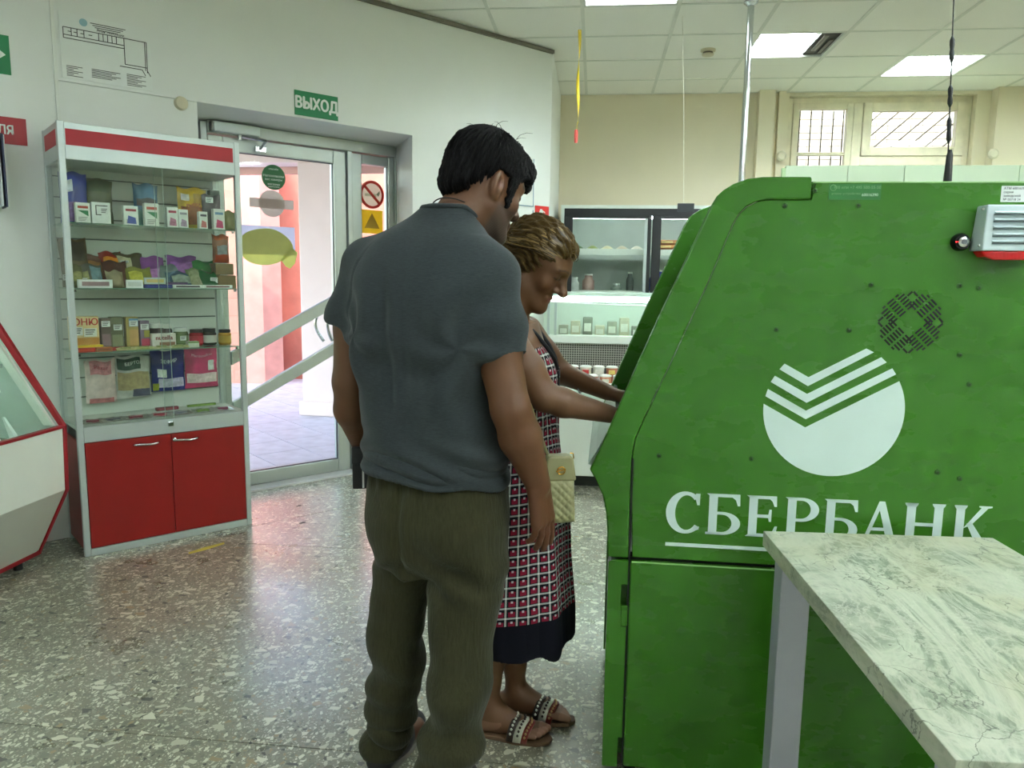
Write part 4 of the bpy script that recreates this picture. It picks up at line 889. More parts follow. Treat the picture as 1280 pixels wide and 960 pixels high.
# shelf 3
carton('cream biscuit box with red letters and two price tags on third shelf', .085, .13, Z3, .125, .05, .165, (226, 204, 150), ((.0, 1, .0, .38, (196, 140, 60)), (.02, .14, .75, .95, (90, 130, 60))), txt='ЮНЮ', ts=.044, tz=.83, tc=(186, 40, 34))
for (xx, ww, zz) in ((.058, .036, .095), (.108, .056, .088)):
    t = cbt('loose_tag', 'white price tag propped on the cream biscuit box, %s' % ('left one' if xx < .1 else 'right one'), 'price tag', xx, .125, Z3); price(t, 0, zz, 0, ww, .04)
carton('brown slim box with oval picture and tag, second on third shelf', .178, .13, Z3, .046, .05, .155, (110, 96, 84), ((.1, .9, .12, .5, (150, 120, 124)),), tagat=(0, .82))
carton('olive slim box with tag, third on third shelf', .228, .13, Z3, .056, .05, .16, (106, 108, 80), ((.1, .9, .1, .45, (140, 146, 110)),), tagat=(.05, .68))
carton('yellow and tan wafer box with blue top, fourth on third shelf', .297, .13, Z3, .056, .05, .158, (170, 150, 80), ((.25, 1, .7, .95, (90, 140, 180)), (.25, 1, .1, .6, (196, 156, 96))), tagat=(.12, .8))
carton('violet and pink slim box with tag, fifth on third shelf', .355, .13, Z3, .044, .05, .138, (130, 110, 130), ((.1, 1, .08, .35, (190, 60, 90)), (.4, 1, .4, .65, (170, 160, 70))), tagat=(0, .78))
t = carton('white spread carton with dark red lettering in the middle of third shelf', .437, .10, Z3, .115, .05, .072, (226, 222, 214), ((.3, .95, .08, .4, (150, 110, 84)),), txt='nutella', ts=.031, tz=.7, tc=(130, 24, 40))
jar('dark hazelnut jar with white lid behind the lettered carton', .43, .20, Z3, .038, .12, (56, 34, 26), (226, 222, 216))
jar('second dark hazelnut jar with tag behind the carton', .475, .21, Z3, .034, .115, (56, 34, 26), (220, 216, 210), tagat=True)
jar('green pesto jar with white lid and tag on third shelf', .54, .17, Z3, .036, .095, (96, 110, 70), (220, 222, 216), (120, 140, 90), tagat=True)
jar('red jam jar with dark lid on third shelf', .615, .16, Z3, .035, .085, (150, 30, 40), (58, 50, 46), (176, 44, 60))
jar('dark jar with white label and black lid on third shelf', .683, .16, Z3, .036, .088, (48, 40, 36), (34, 34, 34), (206, 204, 198))
jar('mustard yellow jar with dark lid at the right end of third shelf', .755, .13, Z3, .033, .082, (176, 128, 36), (40, 36, 32), (190, 150, 50))
bar('bright yellow chocolate bar before the biscuit box', .085, .07, Z3+.017, .13, .03, .014, (222, 196, 30), (236, 214, 60))
bar('red chocolate bar at the left front of the third shelf', .065, .034, Z3, .085, .04, .02, (176, 36, 26), (206, 70, 40))
bar('orange and brown bar right of the red one on third shelf', .145, .034, Z3, .07, .035, .022, (186, 110, 60), (150, 84, 50))
bar('second red bar lying behind the orange one', .20, .065, Z3, .10, .03, .016, (166, 44, 34), (190, 70, 50))
for k in range(4):
    o = cbt('flat_packet', 'pale yellow flat packet on the third shelf front, %s from the left' % ('first', 'second', 'third', 'fourth')[k], 'packet', .245+.083*k, .032, Z3, group='flat packets on the third shelf')
    MB().grid(lambda u, v: (-.045+.09*u, .06*v, .003+.013*sin(pi*v)*(.6+.4*abs(sin(5*u+k)))), 9, 7).build('film_bag', M('flat_yellow_%d' % k, ((196, 188, 136), (182, 184, 128), (200, 196, 150), (176, 176, 120))[k], .3, var=.25, nscale=40), o, smooth=True)
    BOX('printed_panel', col((150, 156, 96)), o, -.025, .02, .012, .03, .004, .017)
carton('white tub with green top on the third shelf front', .565, .045, Z3, .055, .045, .03, (206, 210, 196), ((.0, 1, .75, 1, (120, 150, 84)),), 'tub', name='tub')
# deck: four hanging marshmallow bags on the slat wall plus leaflets
HZ = .70
pouch('pale pink and white sweets bag hanging leftmost on the slat wall', .175, .27, HZ+.0, .145, .225, (226, 206, 200), fat=.024, bands=((.15, .85, .66, .96, (214, 140, 146)), (.1, .9, .0, .12, (206, 130, 130))), txt='Рахат', ts=.024, tz=.81, tc=(170, 40, 60), name='sweet_bag')
pouch('white and green bag of nuts hanging second from the left', .33, .27, HZ+.012, .17, .225, (206, 208, 200), fat=.028, bands=((.04, .70, .68, .94, (32, 76, 50)), (.03, .97, .2, .62, (176, 160, 116)), (.45, .97, .04, .22, (86, 88, 110))), txt='БЕРТОЛ', ts=.022, tz=.82, tc=(214, 226, 214), name='nut_bag')
pouch('dark blue marshmallow bag hanging third from the left', .503, .27, HZ+.035, .175, .22, (34, 42, 124), fat=.026, bands=((.15, .42, .35, .55, (226, 230, 236)), (.18, .95, .1, .32, (196, 190, 214)), (.03, .2, .03, .2, (150, 160, 50))), txt='ЗЕФИР', ts=.026, tz=.74, tc=(190, 200, 236), name='sweet_bag')
pouch('pink marshmallow bag hanging rightmost on the slat wall', .678, .27, HZ+.04, .18, .225, (204, 66, 112), fat=.026, bands=((.04, .96, .13, .36, (236, 206, 206)), (.68, .88, .42, .66, (236, 234, 232))), txt='Marshmallow', ts=.021, tz=.80, tc=(236, 150, 180), name='sweet_bag')
for k, (x, w, c) in enumerate(((.09, .11, (150, 150, 140)), (.19, .12, (176, 176, 168)), (.29, .12, (160, 158, 150)), (.40, .12, (186, 180, 176)), (.51, .12, (196, 190, 184)), (.62, .12, (200, 206, 196)), (.72, .10, (206, 210, 206)))):
    o = cbt('flat_packet', 'flat silvery packet lying on the cabinet deck, %s from the left' % ('first', 'second', 'third', 'fourth', 'fifth', 'sixth', 'seventh')[k], 'packet', x, .07, Z4, rz=.15*((k*5) % 3-1), group='flat packets on the deck')
    MB().grid(lambda u, v: (-w/2+w*u, .13*v, .003+.012*abs(sin(6*u+k))*sin(pi*v)), 9, 7).build('foil', M('foil_%d' % k, c, .25, .3, var=.35, nscale=30), o, smooth=True)
    BOX('printed_panel', col(((120, 40, 60), (90, 90, 96), (130, 60, 70), (150, 40, 60), (120, 120, 130), (110, 140, 60), (140, 60, 90))[k]), o, -w*.3, w*.2, .02, .05, .0, .0165)
bar('dark red stick pack lying on top of the deck packets', .455, .16, Z4+.018, .11, .03, .016, (120, 30, 44), (160, 70, 80))
bar('thin green stick pack on the deck near the right end', .64, .19, Z4+.018, .15, .018, .012, (110, 140, 50), (140, 170, 80))

# ================================================================== REFRIGERATORS AT THE BACK
fw_ = M('fridge_white', (222, 228, 220), .4, var=.02); fblack = M('fridge_black', (20, 21, 23), .35)
bf = thing('glass_door_fridge', 'black-framed glass door fridge against the cream back wall', 'refrigerator', (-.31, 6.72, 0))
FW = 1.74
BOX('carcass', fw_, bf, 0, .03, 0, .6, 0, 2.0); BOX('carcass_side', fw_, bf, FW-.03, FW, 0, .6, 0, 2.0); BOX('carcass_top', fw_, bf, .03, FW-.03, 0, .6, 1.97, 2.0); BOX('carcass_back', M('fridge_inner', (190, 198, 190), .5), bf, .03, FW-.03, .57, .6, .1, 1.97); BOX('carcass_base', fw_, bf, .03, FW-.03, .02, .6, 0, .3)
BOX('black_fascia', fblack, bf, .03, FW-.03, -.01, .04, 1.91, 1.97)
ftube = emit('fridge_tube', (236, 250, 255), 7)
MB().tube([(.08, .07, 1.9), (FW-.08, .07, 1.9)], .012, 8).build('fridge_light', ftube, bf)
for k, x0 in enumerate((.03, .785)):
    d = BOX('glass_door', fblack, bf, x0, x0+.075, -.03, -.002, .3, 1.91, .003); x1 = x0+.745
    BOX('door_stile', fblack, d, x1-.03, x1, -.03, -.002, .3, 1.91, .003); BOX('door_rail', fblack, d, x0+.075, x1-.03, -.03, -.002, 1.885, 1.91); BOX('door_rail', fblack, d, x0+.075, x1-.03, -.03, -.002, .3, .36)
    BOX('door_pane', pane, d, x0+.075, x1-.03, -.018, -.012, .36, 1.885); BOX('chrome_trim', alu_white, d, x1-.055, x1-.03, -.026, -.02, .36, 1.885)
for z in (.62, .94, 1.24, 1.6):
    s_ = BOX('wire_shelf', alu_white, bf, .035, FW-.035, .08, .5, z-.008, z); BOX('shelf_rail', white_plastic, s_, .035, FW-.035, .07, .08, z-.02, z+.03)
rr = random.Random(3)
def bfthing(name, label, cat, x, y, z, group): return thing(name, label, cat, (-.31+x, 6.72+y, z), rr.uniform(-.1, .1), group)
for k in range(5):
    c = ((70, 104, 48), (128, 140, 70), (206, 196, 160), (190, 176, 150), (214, 206, 186))[k]; x = .15+.13*k
    t = bfthing('salad_tray', 'clear tray of %s food on the upper fridge shelf, %s from the left' % (('dark green', 'light green', 'cream', 'beige', 'pale')[k], ('first', 'second', 'third', 'fourth', 'fifth')[k]), 'tray', x, .2, 1.6, 'trays on the fridge shelf')
    MB().hexa([(-.05, -.07, 0), (.05, -.07, 0), (.05, .07, 0), (-.05, .07, 0)], [(-.06, -.08, .035), (.06, -.08, .035), (.06, .08, .035), (-.06, .08, .035)]).build('tray', white_plastic, t, bevel=.003)
    MB().grid(lambda u, v: (-.055+.11*u, -.075+.15*v, .035+.03*sin(pi*u)*sin(pi*v)), 7, 7).build('food', col(c), t, smooth=True)
for k in range(3):
    t = bfthing('pastry_tray', 'orange-brown pastry pack behind the right-hand fridge door, %s layer' % ('bottom', 'middle', 'top')[k], 'pastry', .92, .18, 1.6-.1+.045*k if False else 1.6+.04*k, 'pastries in the fridge')
    MB().box(-.1, .1, -.08, .08, 0, .034).build('pack', col((190, 116, 60)), t, bevel=.008); BOX('label', col((220, 190, 120)), t, -.05, .05, -.0815, -.08, .008, .026)
for k, (x, z, w, hh, c, lb) in enumerate(((.13, 1.24, .07, .13, (206, 210, 206), 'small white tub on the middle fridge shelf, far left'), (.5, 1.24, .09, .08, (150, 160, 150), 'pale round container in the middle of the fridge'), (.62, 1.24, .06, .18, (90, 96, 92), 'dark bottle standing near the door edge of the fridge'), (.86, 1.24, .13, .2, (30, 48, 140), 'blue bag behind the right-hand fridge door'), (.25, 1.24, .1, .16, (150, 120, 112), 'pinkish meat pack on the middle fridge shelf'))):
    t = bfthing(('tub', 'container', 'bottle', 'blue_bag', 'meat_pack')[k], lb, ('tub', 'container', 'bottle', 'bag', 'pack')[k], x, .2, z, None)
    MB().lathe([(w*.5, 0), (w*.55, hh*.1), (w*.55, hh*.7), (w*.35, hh*.85), (w*.33, hh)], n=16).build('body', col(c), t, smooth=40); MB().lathe([(w*.36, hh), (w*.36, hh+.012)], n=16).build('lid', white_plastic, t)
# low refrigerated display: base, open bin, mesh, upper glass case
rd = thing('chilled_display', 'white chilled counter with open bin and glass case beside the woman', 'refrigerator', (-.385, 4.86, 0))
DW = 1.22
BOX('plinth', black_plastic, rd, .02, DW-.02, .08, 1.0, 0, .085); BOX('front_panel', fw_, rd, 0, DW, 0, .03, .085, .50, .006); BOX('upper_panel', M('fridge_panel_grey', (206, 210, 200), .4), rd, 0, DW, -.008, .03, .503, .555, .004); BOX('dark_bumper', black_plastic, rd, 0, DW, -.014, .0, .555, .575)
BOX('bin_rim', M('rim_green_white', (206, 224, 214), .35), rd, 0, DW, -.012, .05, .60, .655, .012); BOX('bin_front', fw_, rd, 0, DW, .0, .04, .575, .60)
BOX('side_wall', fw_, rd, 0, .03, .03, .99, .085, .905); BOX('side_wall', fw_, rd, DW-.03, DW, .03, .99, .085, .905); BOX('back_wall', fw_, rd, 0, DW, .99, 1.02, .085, 1.245); BOX('bin_floor', M('fridge_inner'), rd, .03, DW-.03, .04, .68, .50, .52)
ms = BOX('mesh_back', M('mesh_dark', (92, 90, 84), .7), rd, .03, DW-.03, .70, .71, .52, .905)
mm = M('mesh_wire', (206, 202, 192), .4, .4); mb = MB()
for k in range(67): mb.box(.04+.017*k, .0445+.017*k, .693, .697, .72, .90)
for k in range(11): mb.box(.03, DW-.03, .691, .6945, .722+.017*k, .7265+.017*k)
o = mb.build('wire_grid', mm, rd); o['kind'] = 'stuff'
BOX('case_sill', fw_, rd, 0, DW, .62, .72, .905, .962, .006); BOX('case_floor', M('case_cream', (214, 206, 176), .5), rd, .03, DW-.03, .72, .99, .92, .935); BOX('case_top', M('rim_green_white'), rd, 0, DW, .62, 1.02, 1.245, 1.27, .006)
BOX('light_strip', emit('case_strip', (226, 250, 244), 5), rd, .06, DW-.06, .625, .64, 1.205, 1.24)
for k in range(22): BOX('strip_divider', M('rim_green_white'), rd, .20+.043*k, .206+.043*k, .62, .626, 1.203, 1.242)
MB().tube([(.02, .615-.0, 1.2), (.5, .612, 1.185), (1.0, .612, 1.18), (DW-.02, .615, 1.2)], .004, 6).build('cable', white_plastic, rd)
BOX('case_glass', pane, rd, .02, DW-.02, .628, .634, .962, 1.2); 
for x in (.05, .10, .84, DW-.03): BOX('case_post', alu_white, rd, x, x+.018, .622, .642, .962, 1.21)
for k in range(9):
    x = .16+.09*k; t = thing('case_pack', 'pale pack standing in the glass case above the bin, %s from the woman' % ('first', 'second', 'third', 'fourth', 'fifth', 'sixth', 'seventh', 'eighth', 'ninth')[k], 'pack', (-.385+x, 4.86+.84, .936), group='packs in the glass case')
    hh = .09+.06*((k*7) % 3)/2; MB().box(-.036, .036, -.03, .03, 0, hh).build('pack', col(((150, 150, 136), (176, 170, 150), (120, 124, 112), (186, 180, 160))[k % 4]), t, bevel=.006); BOX('pack_label', col((206, 206, 196)), t, -.025, .025, -.0315, -.03, hh*.3, hh*.7)
rr = random.Random(11)
for j in range(4):
    for k in range(9):
        x = .20+.092*k+(.045 if j % 2 else 0); y = .10+.14*j; z = .56+.045*j
        c = rr.choice(((222, 210, 196), (206, 196, 176), (214, 150, 120), (190, 120, 96), (226, 226, 216), (150, 96, 80), (206, 204, 120)))
        t = thing('food_cup', '%s food cup in the open chilled bin, row %s, place %s from the woman' % ('lidded', ('one', 'two', 'three', 'four')[j], ('one', 'two', 'three', 'four', 'five', 'six', 'seven', 'eight', 'nine')[k]), 'food pack', (-.385+x, 4.86+y, .52), group='packs in the chilled bin')
        r = .040; MB().lathe([(r*.8, 0), (r, z-.52+.05)], n=12).build('cup', col(c), t, smooth=40)
        MB().lathe([(r*1.06, z-.52+.05), (r*1.06, z-.52+.058), (r*.6, z-.52+.064)], n=12).build('lid', col((230, 230, 224)), t, smooth=40)
        BOX('cup_label', col(((206, 60, 60), (230, 226, 214), (236, 214, 120), (150, 176, 120))[(j+k) % 4]), t, -.022, .022, -r-.004, -r*.9, z-.52+.008, z-.52+.036)
# pale refrigerator row under the window, only its header shows above the cash machine
pf = thing('wall_fridge', 'pale green-white refrigerator row below the barred window', 'refrigerator', (1.50, 6.60, 0))
pgw = M('fridge_pale_green', (176, 192, 166), .35, var=.02)
BOX('carcass', fw_, pf, .03, 3.6, .03, .58, .0, 2.18)
for x0, x1 in ((.03, .517), (.521, .957), (.961, 1.83), (1.834, 3.6)): BOX('header_panel', pgw, pf, x0, x1, 0, .05, 2.10, 2.31, .003)
MB().prism([(0, 0), (.03, 0), (.03, .05), (.012, .045), (0, .03)], 2.10, 2.29, 'z').build('end_cap', M('cap_green', (150, 176, 130), .4), pf); BOX('top_board', pgw, pf, .03, 3.6, .05, .58, 2.18, 2.2)
for x0, x1 in ((.04, .74), (.75, 1.45), (1.46, 2.16), (2.17, 2.87), (2.88, 3.58)):
    d = BOX('door', fw_, pf, x0, x1, .0, .028, .16, 2.08, .004)
    BOX('door_pane', M('fridge_dark_glass', (70, 84, 84), .08), d, x0+.06, x1-.06, -.003, .004, .26, 2.0); BOX('door_handle', alu, d, x1-.045, x1-.03, -.04, -.002, .95, 1.35, .004)
# ================================================================== PEOPLE: smooth implicit bodies meshed with surface nets
F32 = np.float32
class Field:
    def __init__(s, lo, hi, res):
        s.lo = np.array(lo, F32); s.res = res; s.n = np.ceil((np.array(hi)-np.array(lo))/res).astype(int)+1
        s.D = np.full(tuple(s.n), 1., F32)
    def sl(s, bb):
        a = np.clip(np.floor((np.array(bb[0])-s.lo)/s.res).astype(int), 0, s.n); b = np.clip(np.ceil((np.array(bb[1])-s.lo)/s.res).astype(int)+1, 0, s.n)
        if (b <= a).any(): return None
        ax = [(s.lo[i]+s.res*np.arange(a[i], b[i])).astype(F32) for i in range(3)]
        return tuple(slice(a[i], b[i]) for i in range(3)), ax[0][:, None, None], ax[1][None, :, None], ax[2][None, None, :]
    def add(s, pr, k=.012):
        fn, bb = pr; m = .02+k; q = s.sl((np.array(bb[0])-m, np.array(bb[1])+m))
        if q is None: return s
        sl, X, Y, Z = q; d = fn(X, Y, Z).astype(F32); a = s.D[sl]; h = np.clip(.5+.5*(a-d)/k, 0, 1); s.D[sl] = a*(1-h)+d*h-k*h*(1-h); return s
    def sub(s, pr, k=.006):
        fn, bb = pr; m = .02+k; q = s.sl((np.array(bb[0])-m, np.array(bb[1])+m))
        if q is None: return s
        sl, X, Y, Z = q; d = -fn(X, Y, Z).astype(F32); a = s.D[sl]; h = np.clip(.5-.5*(a-d)/k, 0, 1); s.D[sl] = a*(1-h)+d*h+k*h*(1-h); return s
    def cut(s, fn, k=.003):                      # keep where fn < 0
        X = (s.lo[0]+s.res*np.arange(s.n[0])).astype(F32)[:, None, None]; Y = (s.lo[1]+s.res*np.arange(s.n[1])).astype(F32)[None, :, None]; Z = (s.lo[2]+s.res*np.arange(s.n[2])).astype(F32)[None, None, :]
        d = fn(X, Y, Z)+np.zeros_like(s.D); a = s.D; h = np.clip(.5-.5*(a-d)/k, 0, 1); s.D = (a*(1-h)+d*h+k*h*(1-h)).astype(F32); return s
    def mesh(s, name, m, disp=None, attrs=None, smooth_it=1):
        D = s.D; D[0], D[-1] = 1, 1; D[:, 0], D[:, -1] = 1, 1; D[:, :, 0], D[:, :, -1] = 1, 1
        I = D < 0; nx, ny, nz = D.shape
        cnt = np.zeros((nx-1, ny-1, nz-1), np.uint8)
        offs = [(a, b, c) for a in (0, 1) for b in (0, 1) for c in (0, 1)]
        for a, b, c in offs: cnt += I[a:nx-1+a, b:ny-1+b, c:nz-1+c]
        act = (cnt > 0) & (cnt < 8); ci = np.argwhere(act); N = len(ci)
        idx = np.full(act.shape, -1, np.int32); idx[act] = np.arange(N)
        val = np.stack([D[ci[:, 0]+a, ci[:, 1]+b, ci[:, 2]+c] for a, b, c in offs], 1)
        P = np.zeros((N, 3)); W = np.zeros(N); oa = np.array(offs)
        for i in range(8):
            for j in range(i+1, 8):
                if np.abs(oa[i]-oa[j]).sum() != 1: continue
                va, vb = val[:, i], val[:, j]; mk = (va < 0) != (vb < 0)
                t = np.where(mk, va/np.where(mk, va-vb, 1), 0)[:, None]
                P += np.where(mk[:, None], oa[i]+(oa[j]-oa[i])*t, 0); W += mk
        P = (P/W[:, None]+ci)*s.res+s.lo
        Q = []
        for ax in range(3):
            sl0 = [slice(1, -1)]*3; sl1 = [slice(1, -1)]*3; sl0[ax] = slice(0, -1); sl1[ax] = slice(1, None)
            A, B = I[tuple(sl0)], I[tuple(sl1)]; e = np.argwhere(A != B); flip = A[tuple(e.T)]
            u_, v_ = (ax+1) % 3, (ax+2) % 3
            e = e.copy(); e[:, u_] += 1; e[:, v_] += 1
            def cell(du, dv): c = e.copy(); c[:, u_] += du; c[:, v_] += dv; return idx[c[:, 0], c[:, 1], c[:, 2]]
            q = np.stack([cell(-1, -1), cell(0, -1), cell(0, 0), cell(-1, 0)], 1); q[~flip] = q[~flip][:, ::-1]; Q.append(q)
        Q = np.concatenate(Q); Q = Q[(Q >= 0).all(1)]
        E = np.concatenate([Q[:, [0, 1]], Q[:, [1, 2]], Q[:, [2, 3]], Q[:, [3, 0]]])
        for _ in range(smooth_it):
            S = np.zeros_like(P); c = np.zeros(N)
            for ax in range(3): S[:, ax] = np.bincount(E[:, 0], P[E[:, 1], ax], N)+np.bincount(E[:, 1], P[E[:, 0], ax], N)
            c = np.bincount(E[:, 0], minlength=N)+np.bincount(E[:, 1], minlength=N); P = P*.5+.5*S/np.maximum(c, 1)[:, None]
        if disp is not None:
            fnm = np.cross(P[Q[:, 2]]-P[Q[:, 0]], P[Q[:, 3]]-P[Q[:, 1]]); nn = np.zeros_like(P)
            for k in range(4):
                for ax in range(3): nn[:, ax] += np.bincount(Q[:, k], fnm[:, ax], N)
            nn /= np.maximum(np.linalg.norm(nn, axis=1), 1e-12)[:, None]; P = P+nn*disp(P)[:, None]
        me = bpy.data.meshes.new(name); me.vertices.add(N); me.vertices.foreach_set('co', P.astype(F32).ravel())
        me.loops.add(len(Q)*4); me.loops.foreach_set('vertex_index', Q.astype(np.int32).ravel())
        me.polygons.add(len(Q)); me.polygons.foreach_set('loop_start', np.arange(0, len(Q)*4, 4, dtype=np.int32)); me.polygons.foreach_set('use_smooth', np.ones(len(Q), bool))
        me.update(calc_edges=True); me.validate(); me.materials.append(m)
        for nm, fn in (attrs or {}).items():
            v = fn(P)
            if v.shape[1] == 4: at = me.attributes.new(nm, 'FLOAT_COLOR', 'POINT'); at.data.foreach_set('color', v.astype(F32).ravel())
            else: at = me.attributes.new(nm, 'FLOAT_VECTOR', 'POINT'); at.data.foreach_set('vector', v.astype(F32).ravel())
        return me
def cone(a, b, r1, r2):
    a = np.array(a, F32); b = np.array(b, F32); ab = b-a; L = float(ab@ab); R = max(r1, r2)
    def fn(X, Y, Z):
        t = np.clip(((X-a[0])*ab[0]+(Y-a[1])*ab[1]+(Z-a[2])*ab[2])/L, 0, 1)
        return np.sqrt((X-a[0]-ab[0]*t)**2+(Y-a[1]-ab[1]*t)**2+(Z-a[2]-ab[2]*t)**2)-(r1+(r2-r1)*t)
    return fn, (np.minimum(a, b)-R, np.maximum(a, b)+R)
def ell(c, r, R=None):
    c = np.array(c, F32); r = np.array(r, F32); R = np.eye(3) if R is None else R
    def fn(X, Y, Z):
        x, y, z = X-c[0], Y-c[1], Z-c[2]
        q = [(x*R[0, i]+y*R[1, i]+z*R[2, i]) for i in range(3)]
        k0 = np.sqrt(sum((q[i]/r[i])**2 for i in range(3))); k1 = np.sqrt(sum((q[i]/r[i]**2)**2 for i in range(3)))
        return k0*(k0-1)/np.maximum(k1, 1e-6)
    m = r.max(); return fn, (c-m, c+m)
def loft(secs, rx, n=2.2):
    """secs: (z, cx, cy, a, b); a along rx (horizontal), b across it"""
    secs = sorted(secs); zz = np.array([q[0] for q in secs]); S = np.array(secs)
    zd = np.linspace(zz[0], zz[-1], 200)
    def sm(v):
        d = np.interp(zd, zz, v); k = np.ones(13)/13; dp = np.pad(d, 6, mode='reflect', reflect_type='odd'); return np.convolve(dp, k, 'valid')
    C = [sm(S[:, i]) for i in range(1, 5)]; ux, uy = rx[0], rx[1]
    def fn(X, Y, Z):
        cx, cy, a, b = [np.interp(Z.ravel(), zd, c).reshape(Z.shape).astype(F32) for c in C]
        u = ((X-cx)*ux+(Y-cy)*uy)/a; v = (-(X-cx)*uy+(Y-cy)*ux)/b
        d = ((np.abs(u)**n+np.abs(v)**n)**(1/n)-1)*np.minimum(a, b)
        return np.maximum(d, np.maximum(zz[0]-Z, Z-zz[-1]))
    mx = max(S[:, 3].max(), S[:, 4].max())
    return fn, ((S[:, 1].min()-mx, S[:, 2].min()-mx, zz[0]), (S[:, 1].max()+mx, S[:, 2].max()+mx, zz[-1]))
def chain(F, pts, rs, k=.015):
    for i in range(len(pts)-1): F.add(cone(pts[i], pts[i+1], rs[i], rs[i+1]), k)
def frame(az, pitch, tilt=0):
    a, p = radians(az), radians(pitch); f = np.array([sin(a)*cos(p), cos(a)*cos(p), -sin(p)]); r = np.array([cos(a), -sin(a), 0]); u = np.cross(r, f)
    if tilt: t = radians(tilt); r, u = r*cos(t)+u*sin(t), u*cos(t)-r*sin(t)
    return np.stack([r, f, u], 1)             # columns: right, forward, up
def head(F, C, R, s=1, nose=1.0, chin=1.0, ear=1.0):
    T = lambda x, y, z: np.array(C)+R@(np.array([x, y, z])*s)
    E_ = lambda c, r, k=.012: F.add(ell(T(*c), np.array(r)*s, R), k)
    K = lambda a, b, r1, r2, k=.01: F.add(cone(T(*a), T(*b), r1*s, r2*s), k)
    E_((0, -.012, .045), (.075, .098, .088), .01); E_((0, .025, -.035), (.060, .066, .082), .03)
    E_((0, .03, .03), (.066, .066, .055), .02)
    for x in (-1, 1):
        K((x*.055, -.002, -.055), (x*.022, .066, -.098), .018, .016, .03)     # jaw line
        E_((x*.040, .060, -.022), (.020, .022, .020), .022)                   # cheek bone
        K((x*.012, .090, .030), (x*.042, .078, .030), .009, .008, .012)       # brow ridge
    E_((0, .078+.006*(chin-1), -.098-.004*(chin-1)), (.022, .020*chin, .018*chin), .022)                            # chin
    K((0, .084, .026), (0, .102*nose**.3, -.022), .010, .0135, .014); E_((0, .107*nose**.3, -.026), (.0135, .013, .0115), .010)
    for x in (-1, 1): E_((x*.013, .094, -.030), (.008, .011, .008), .006)
    for x in (-1, 1):
        F.sub(ell(T(x*.030, .094, .010), np.array([.014, .010, .009])*s, R), .012)
        F.add(ell(T(x*.031, .076, .009), np.array([.014, .0135, .012])*s, R), .004)
    K((-.02, .086, -.060), (.02, .086, -.060), .006, .006, .008); K((0, .091, -.058), (0, .092, -.058), .007, .007, .008); K((-.015, .085, -.071), (.015, .085, -.071), .0075, .0075, .008); F.sub(cone(T(-.022, .096, -.0655), T(.022, .096, -.0655), .0025*s, .0025*s), .004)
    for x in ((-1, 1) if ear else ()):                                                         # ears
        Re = R@np.array([[cos(x*.45), -sin(x*.45), 0], [sin(x*.45), cos(x*.45), 0], [0, 0, 1]])
        F.add(ell(T(x*.078, -.014, -.004), np.array([.010, .021, .035])*s, Re), .006)
        F.sub(ell(T(x*.089, -.008, -.002), np.array([.010, .012, .021])*s, Re), .003)
        F.add(ell(T(x*.076, -.002, -.010), np.array([.006, .006, .008])*s, Re), .004)
        F.add(ell(T(x*.076, -.008, -.033), np.array([.007, .009, .010])*s, Re), .005)
    return T
def hand(F, W_, d, n, s, sc=1, curl=(.35, .45, .5, .6), thumb=.5, k=.006):
    """wrist W_, d to the knuckles, n out of the palm, s towards the thumb"""
    d, n, s = [np.array(v, float)/np.linalg.norm(v) for v in (d, n, s)]; W_ = np.array(W_, float)
    P = lambda a, b, c: W_+(d*a+s*b+n*c)*sc
    for b in (-.026, -.009, .009, .026): F.add(cone(P(.012, b*.72, 0), P(.088-.25*abs(b), b, 0), .0145*sc, .0125*sc), .012)
    F.add(cone(P(.02, .018, .008), P(.06, .028, .010), .016*sc, .013*sc), .012)
    for i, (b, L) in enumerate(((.030, .072), (.010, .080), (-.010, .074), (-.029, .058))):
        p = P(.086-.15*abs(b), b, 0); ang = curl[i]*.6; r = (.0092, .0095, .009, .008)[i]*sc
        for j, fr_ in enumerate((.46, .30, .24)):
            dd = d*cos(ang)+n*sin(ang); q = p+dd*L*fr_*sc; F.add(cone(p, q, r, r*.92), .003 if j else .006); p = q; r *= .92; ang += curl[i]
    p = P(.025, .030, .006); ang = thumb
    for L, r in ((.042, .0125), (.032, .0105), (.026, .0095)):
        dd = d*cos(ang)+s*sin(ang)*.8+n*.35; dd /= np.linalg.norm(dd); q = p+dd*L*sc; F.add(cone(p, q, r*sc, r*.9*sc), .006); p = q; ang *= .55
def skin_mat(name):
    t = NT(name); at = t.n('ShaderNodeAttribute'); at.attribute_name = 'tint'; v = t.coord()
    nz = t.noise(v, 60, 4); c = t.mix(t.math('MULTIPLY', nz, .22), at.outputs[0], lin((96, 58, 40)))
    t.l(c, t.b.inputs['Base Color']); t.b.inputs['Roughness'].default_value = .5; t.b.inputs['Subsurface Weight'].default_value = .08; t.b.inputs['Subsurface Radius'].default_value = (.008, .004, .002)
    t.bump(t.noise(v, 260, 3), .12, .002); return t.m
def loc(P, C, R, s=1): return (P-np.array(C))@R/s
def sstep(x, a, b): t = np.clip((x-a)/(b-a), 0, 1); return t*t*(3-2*t)
def paint(base, P, layers):
    c = np.tile(np.array(lin(base)), (len(P), 1))
    for col_, w in layers: c = c*(1-w[:, None])+np.array(lin(col_))*w[:, None]
    return c
def hair_mat(name, c1, c2, sc=(9, 9, 1.4)):
    t = NT(name); at = t.n('ShaderNodeAttribute'); at.attribute_name = 'strand'; mp = t.n('ShaderNodeMapping'); mp.inputs['Scale'].default_value = sc; t.l(at.outputs[1], mp.inputs[0])
    nz = t.noise(mp.outputs[0], 22, 4, .7); t.l(t.ramp(nz, [(.3, lin(c1)), (.72, lin(c2))]), t.b.inputs['Base Color'])
    t.b.inputs['Roughness'].default_value = .42; t.b.inputs['Specular IOR Level'].default_value = .12; t.bump(nz, .55, .006); return t.m

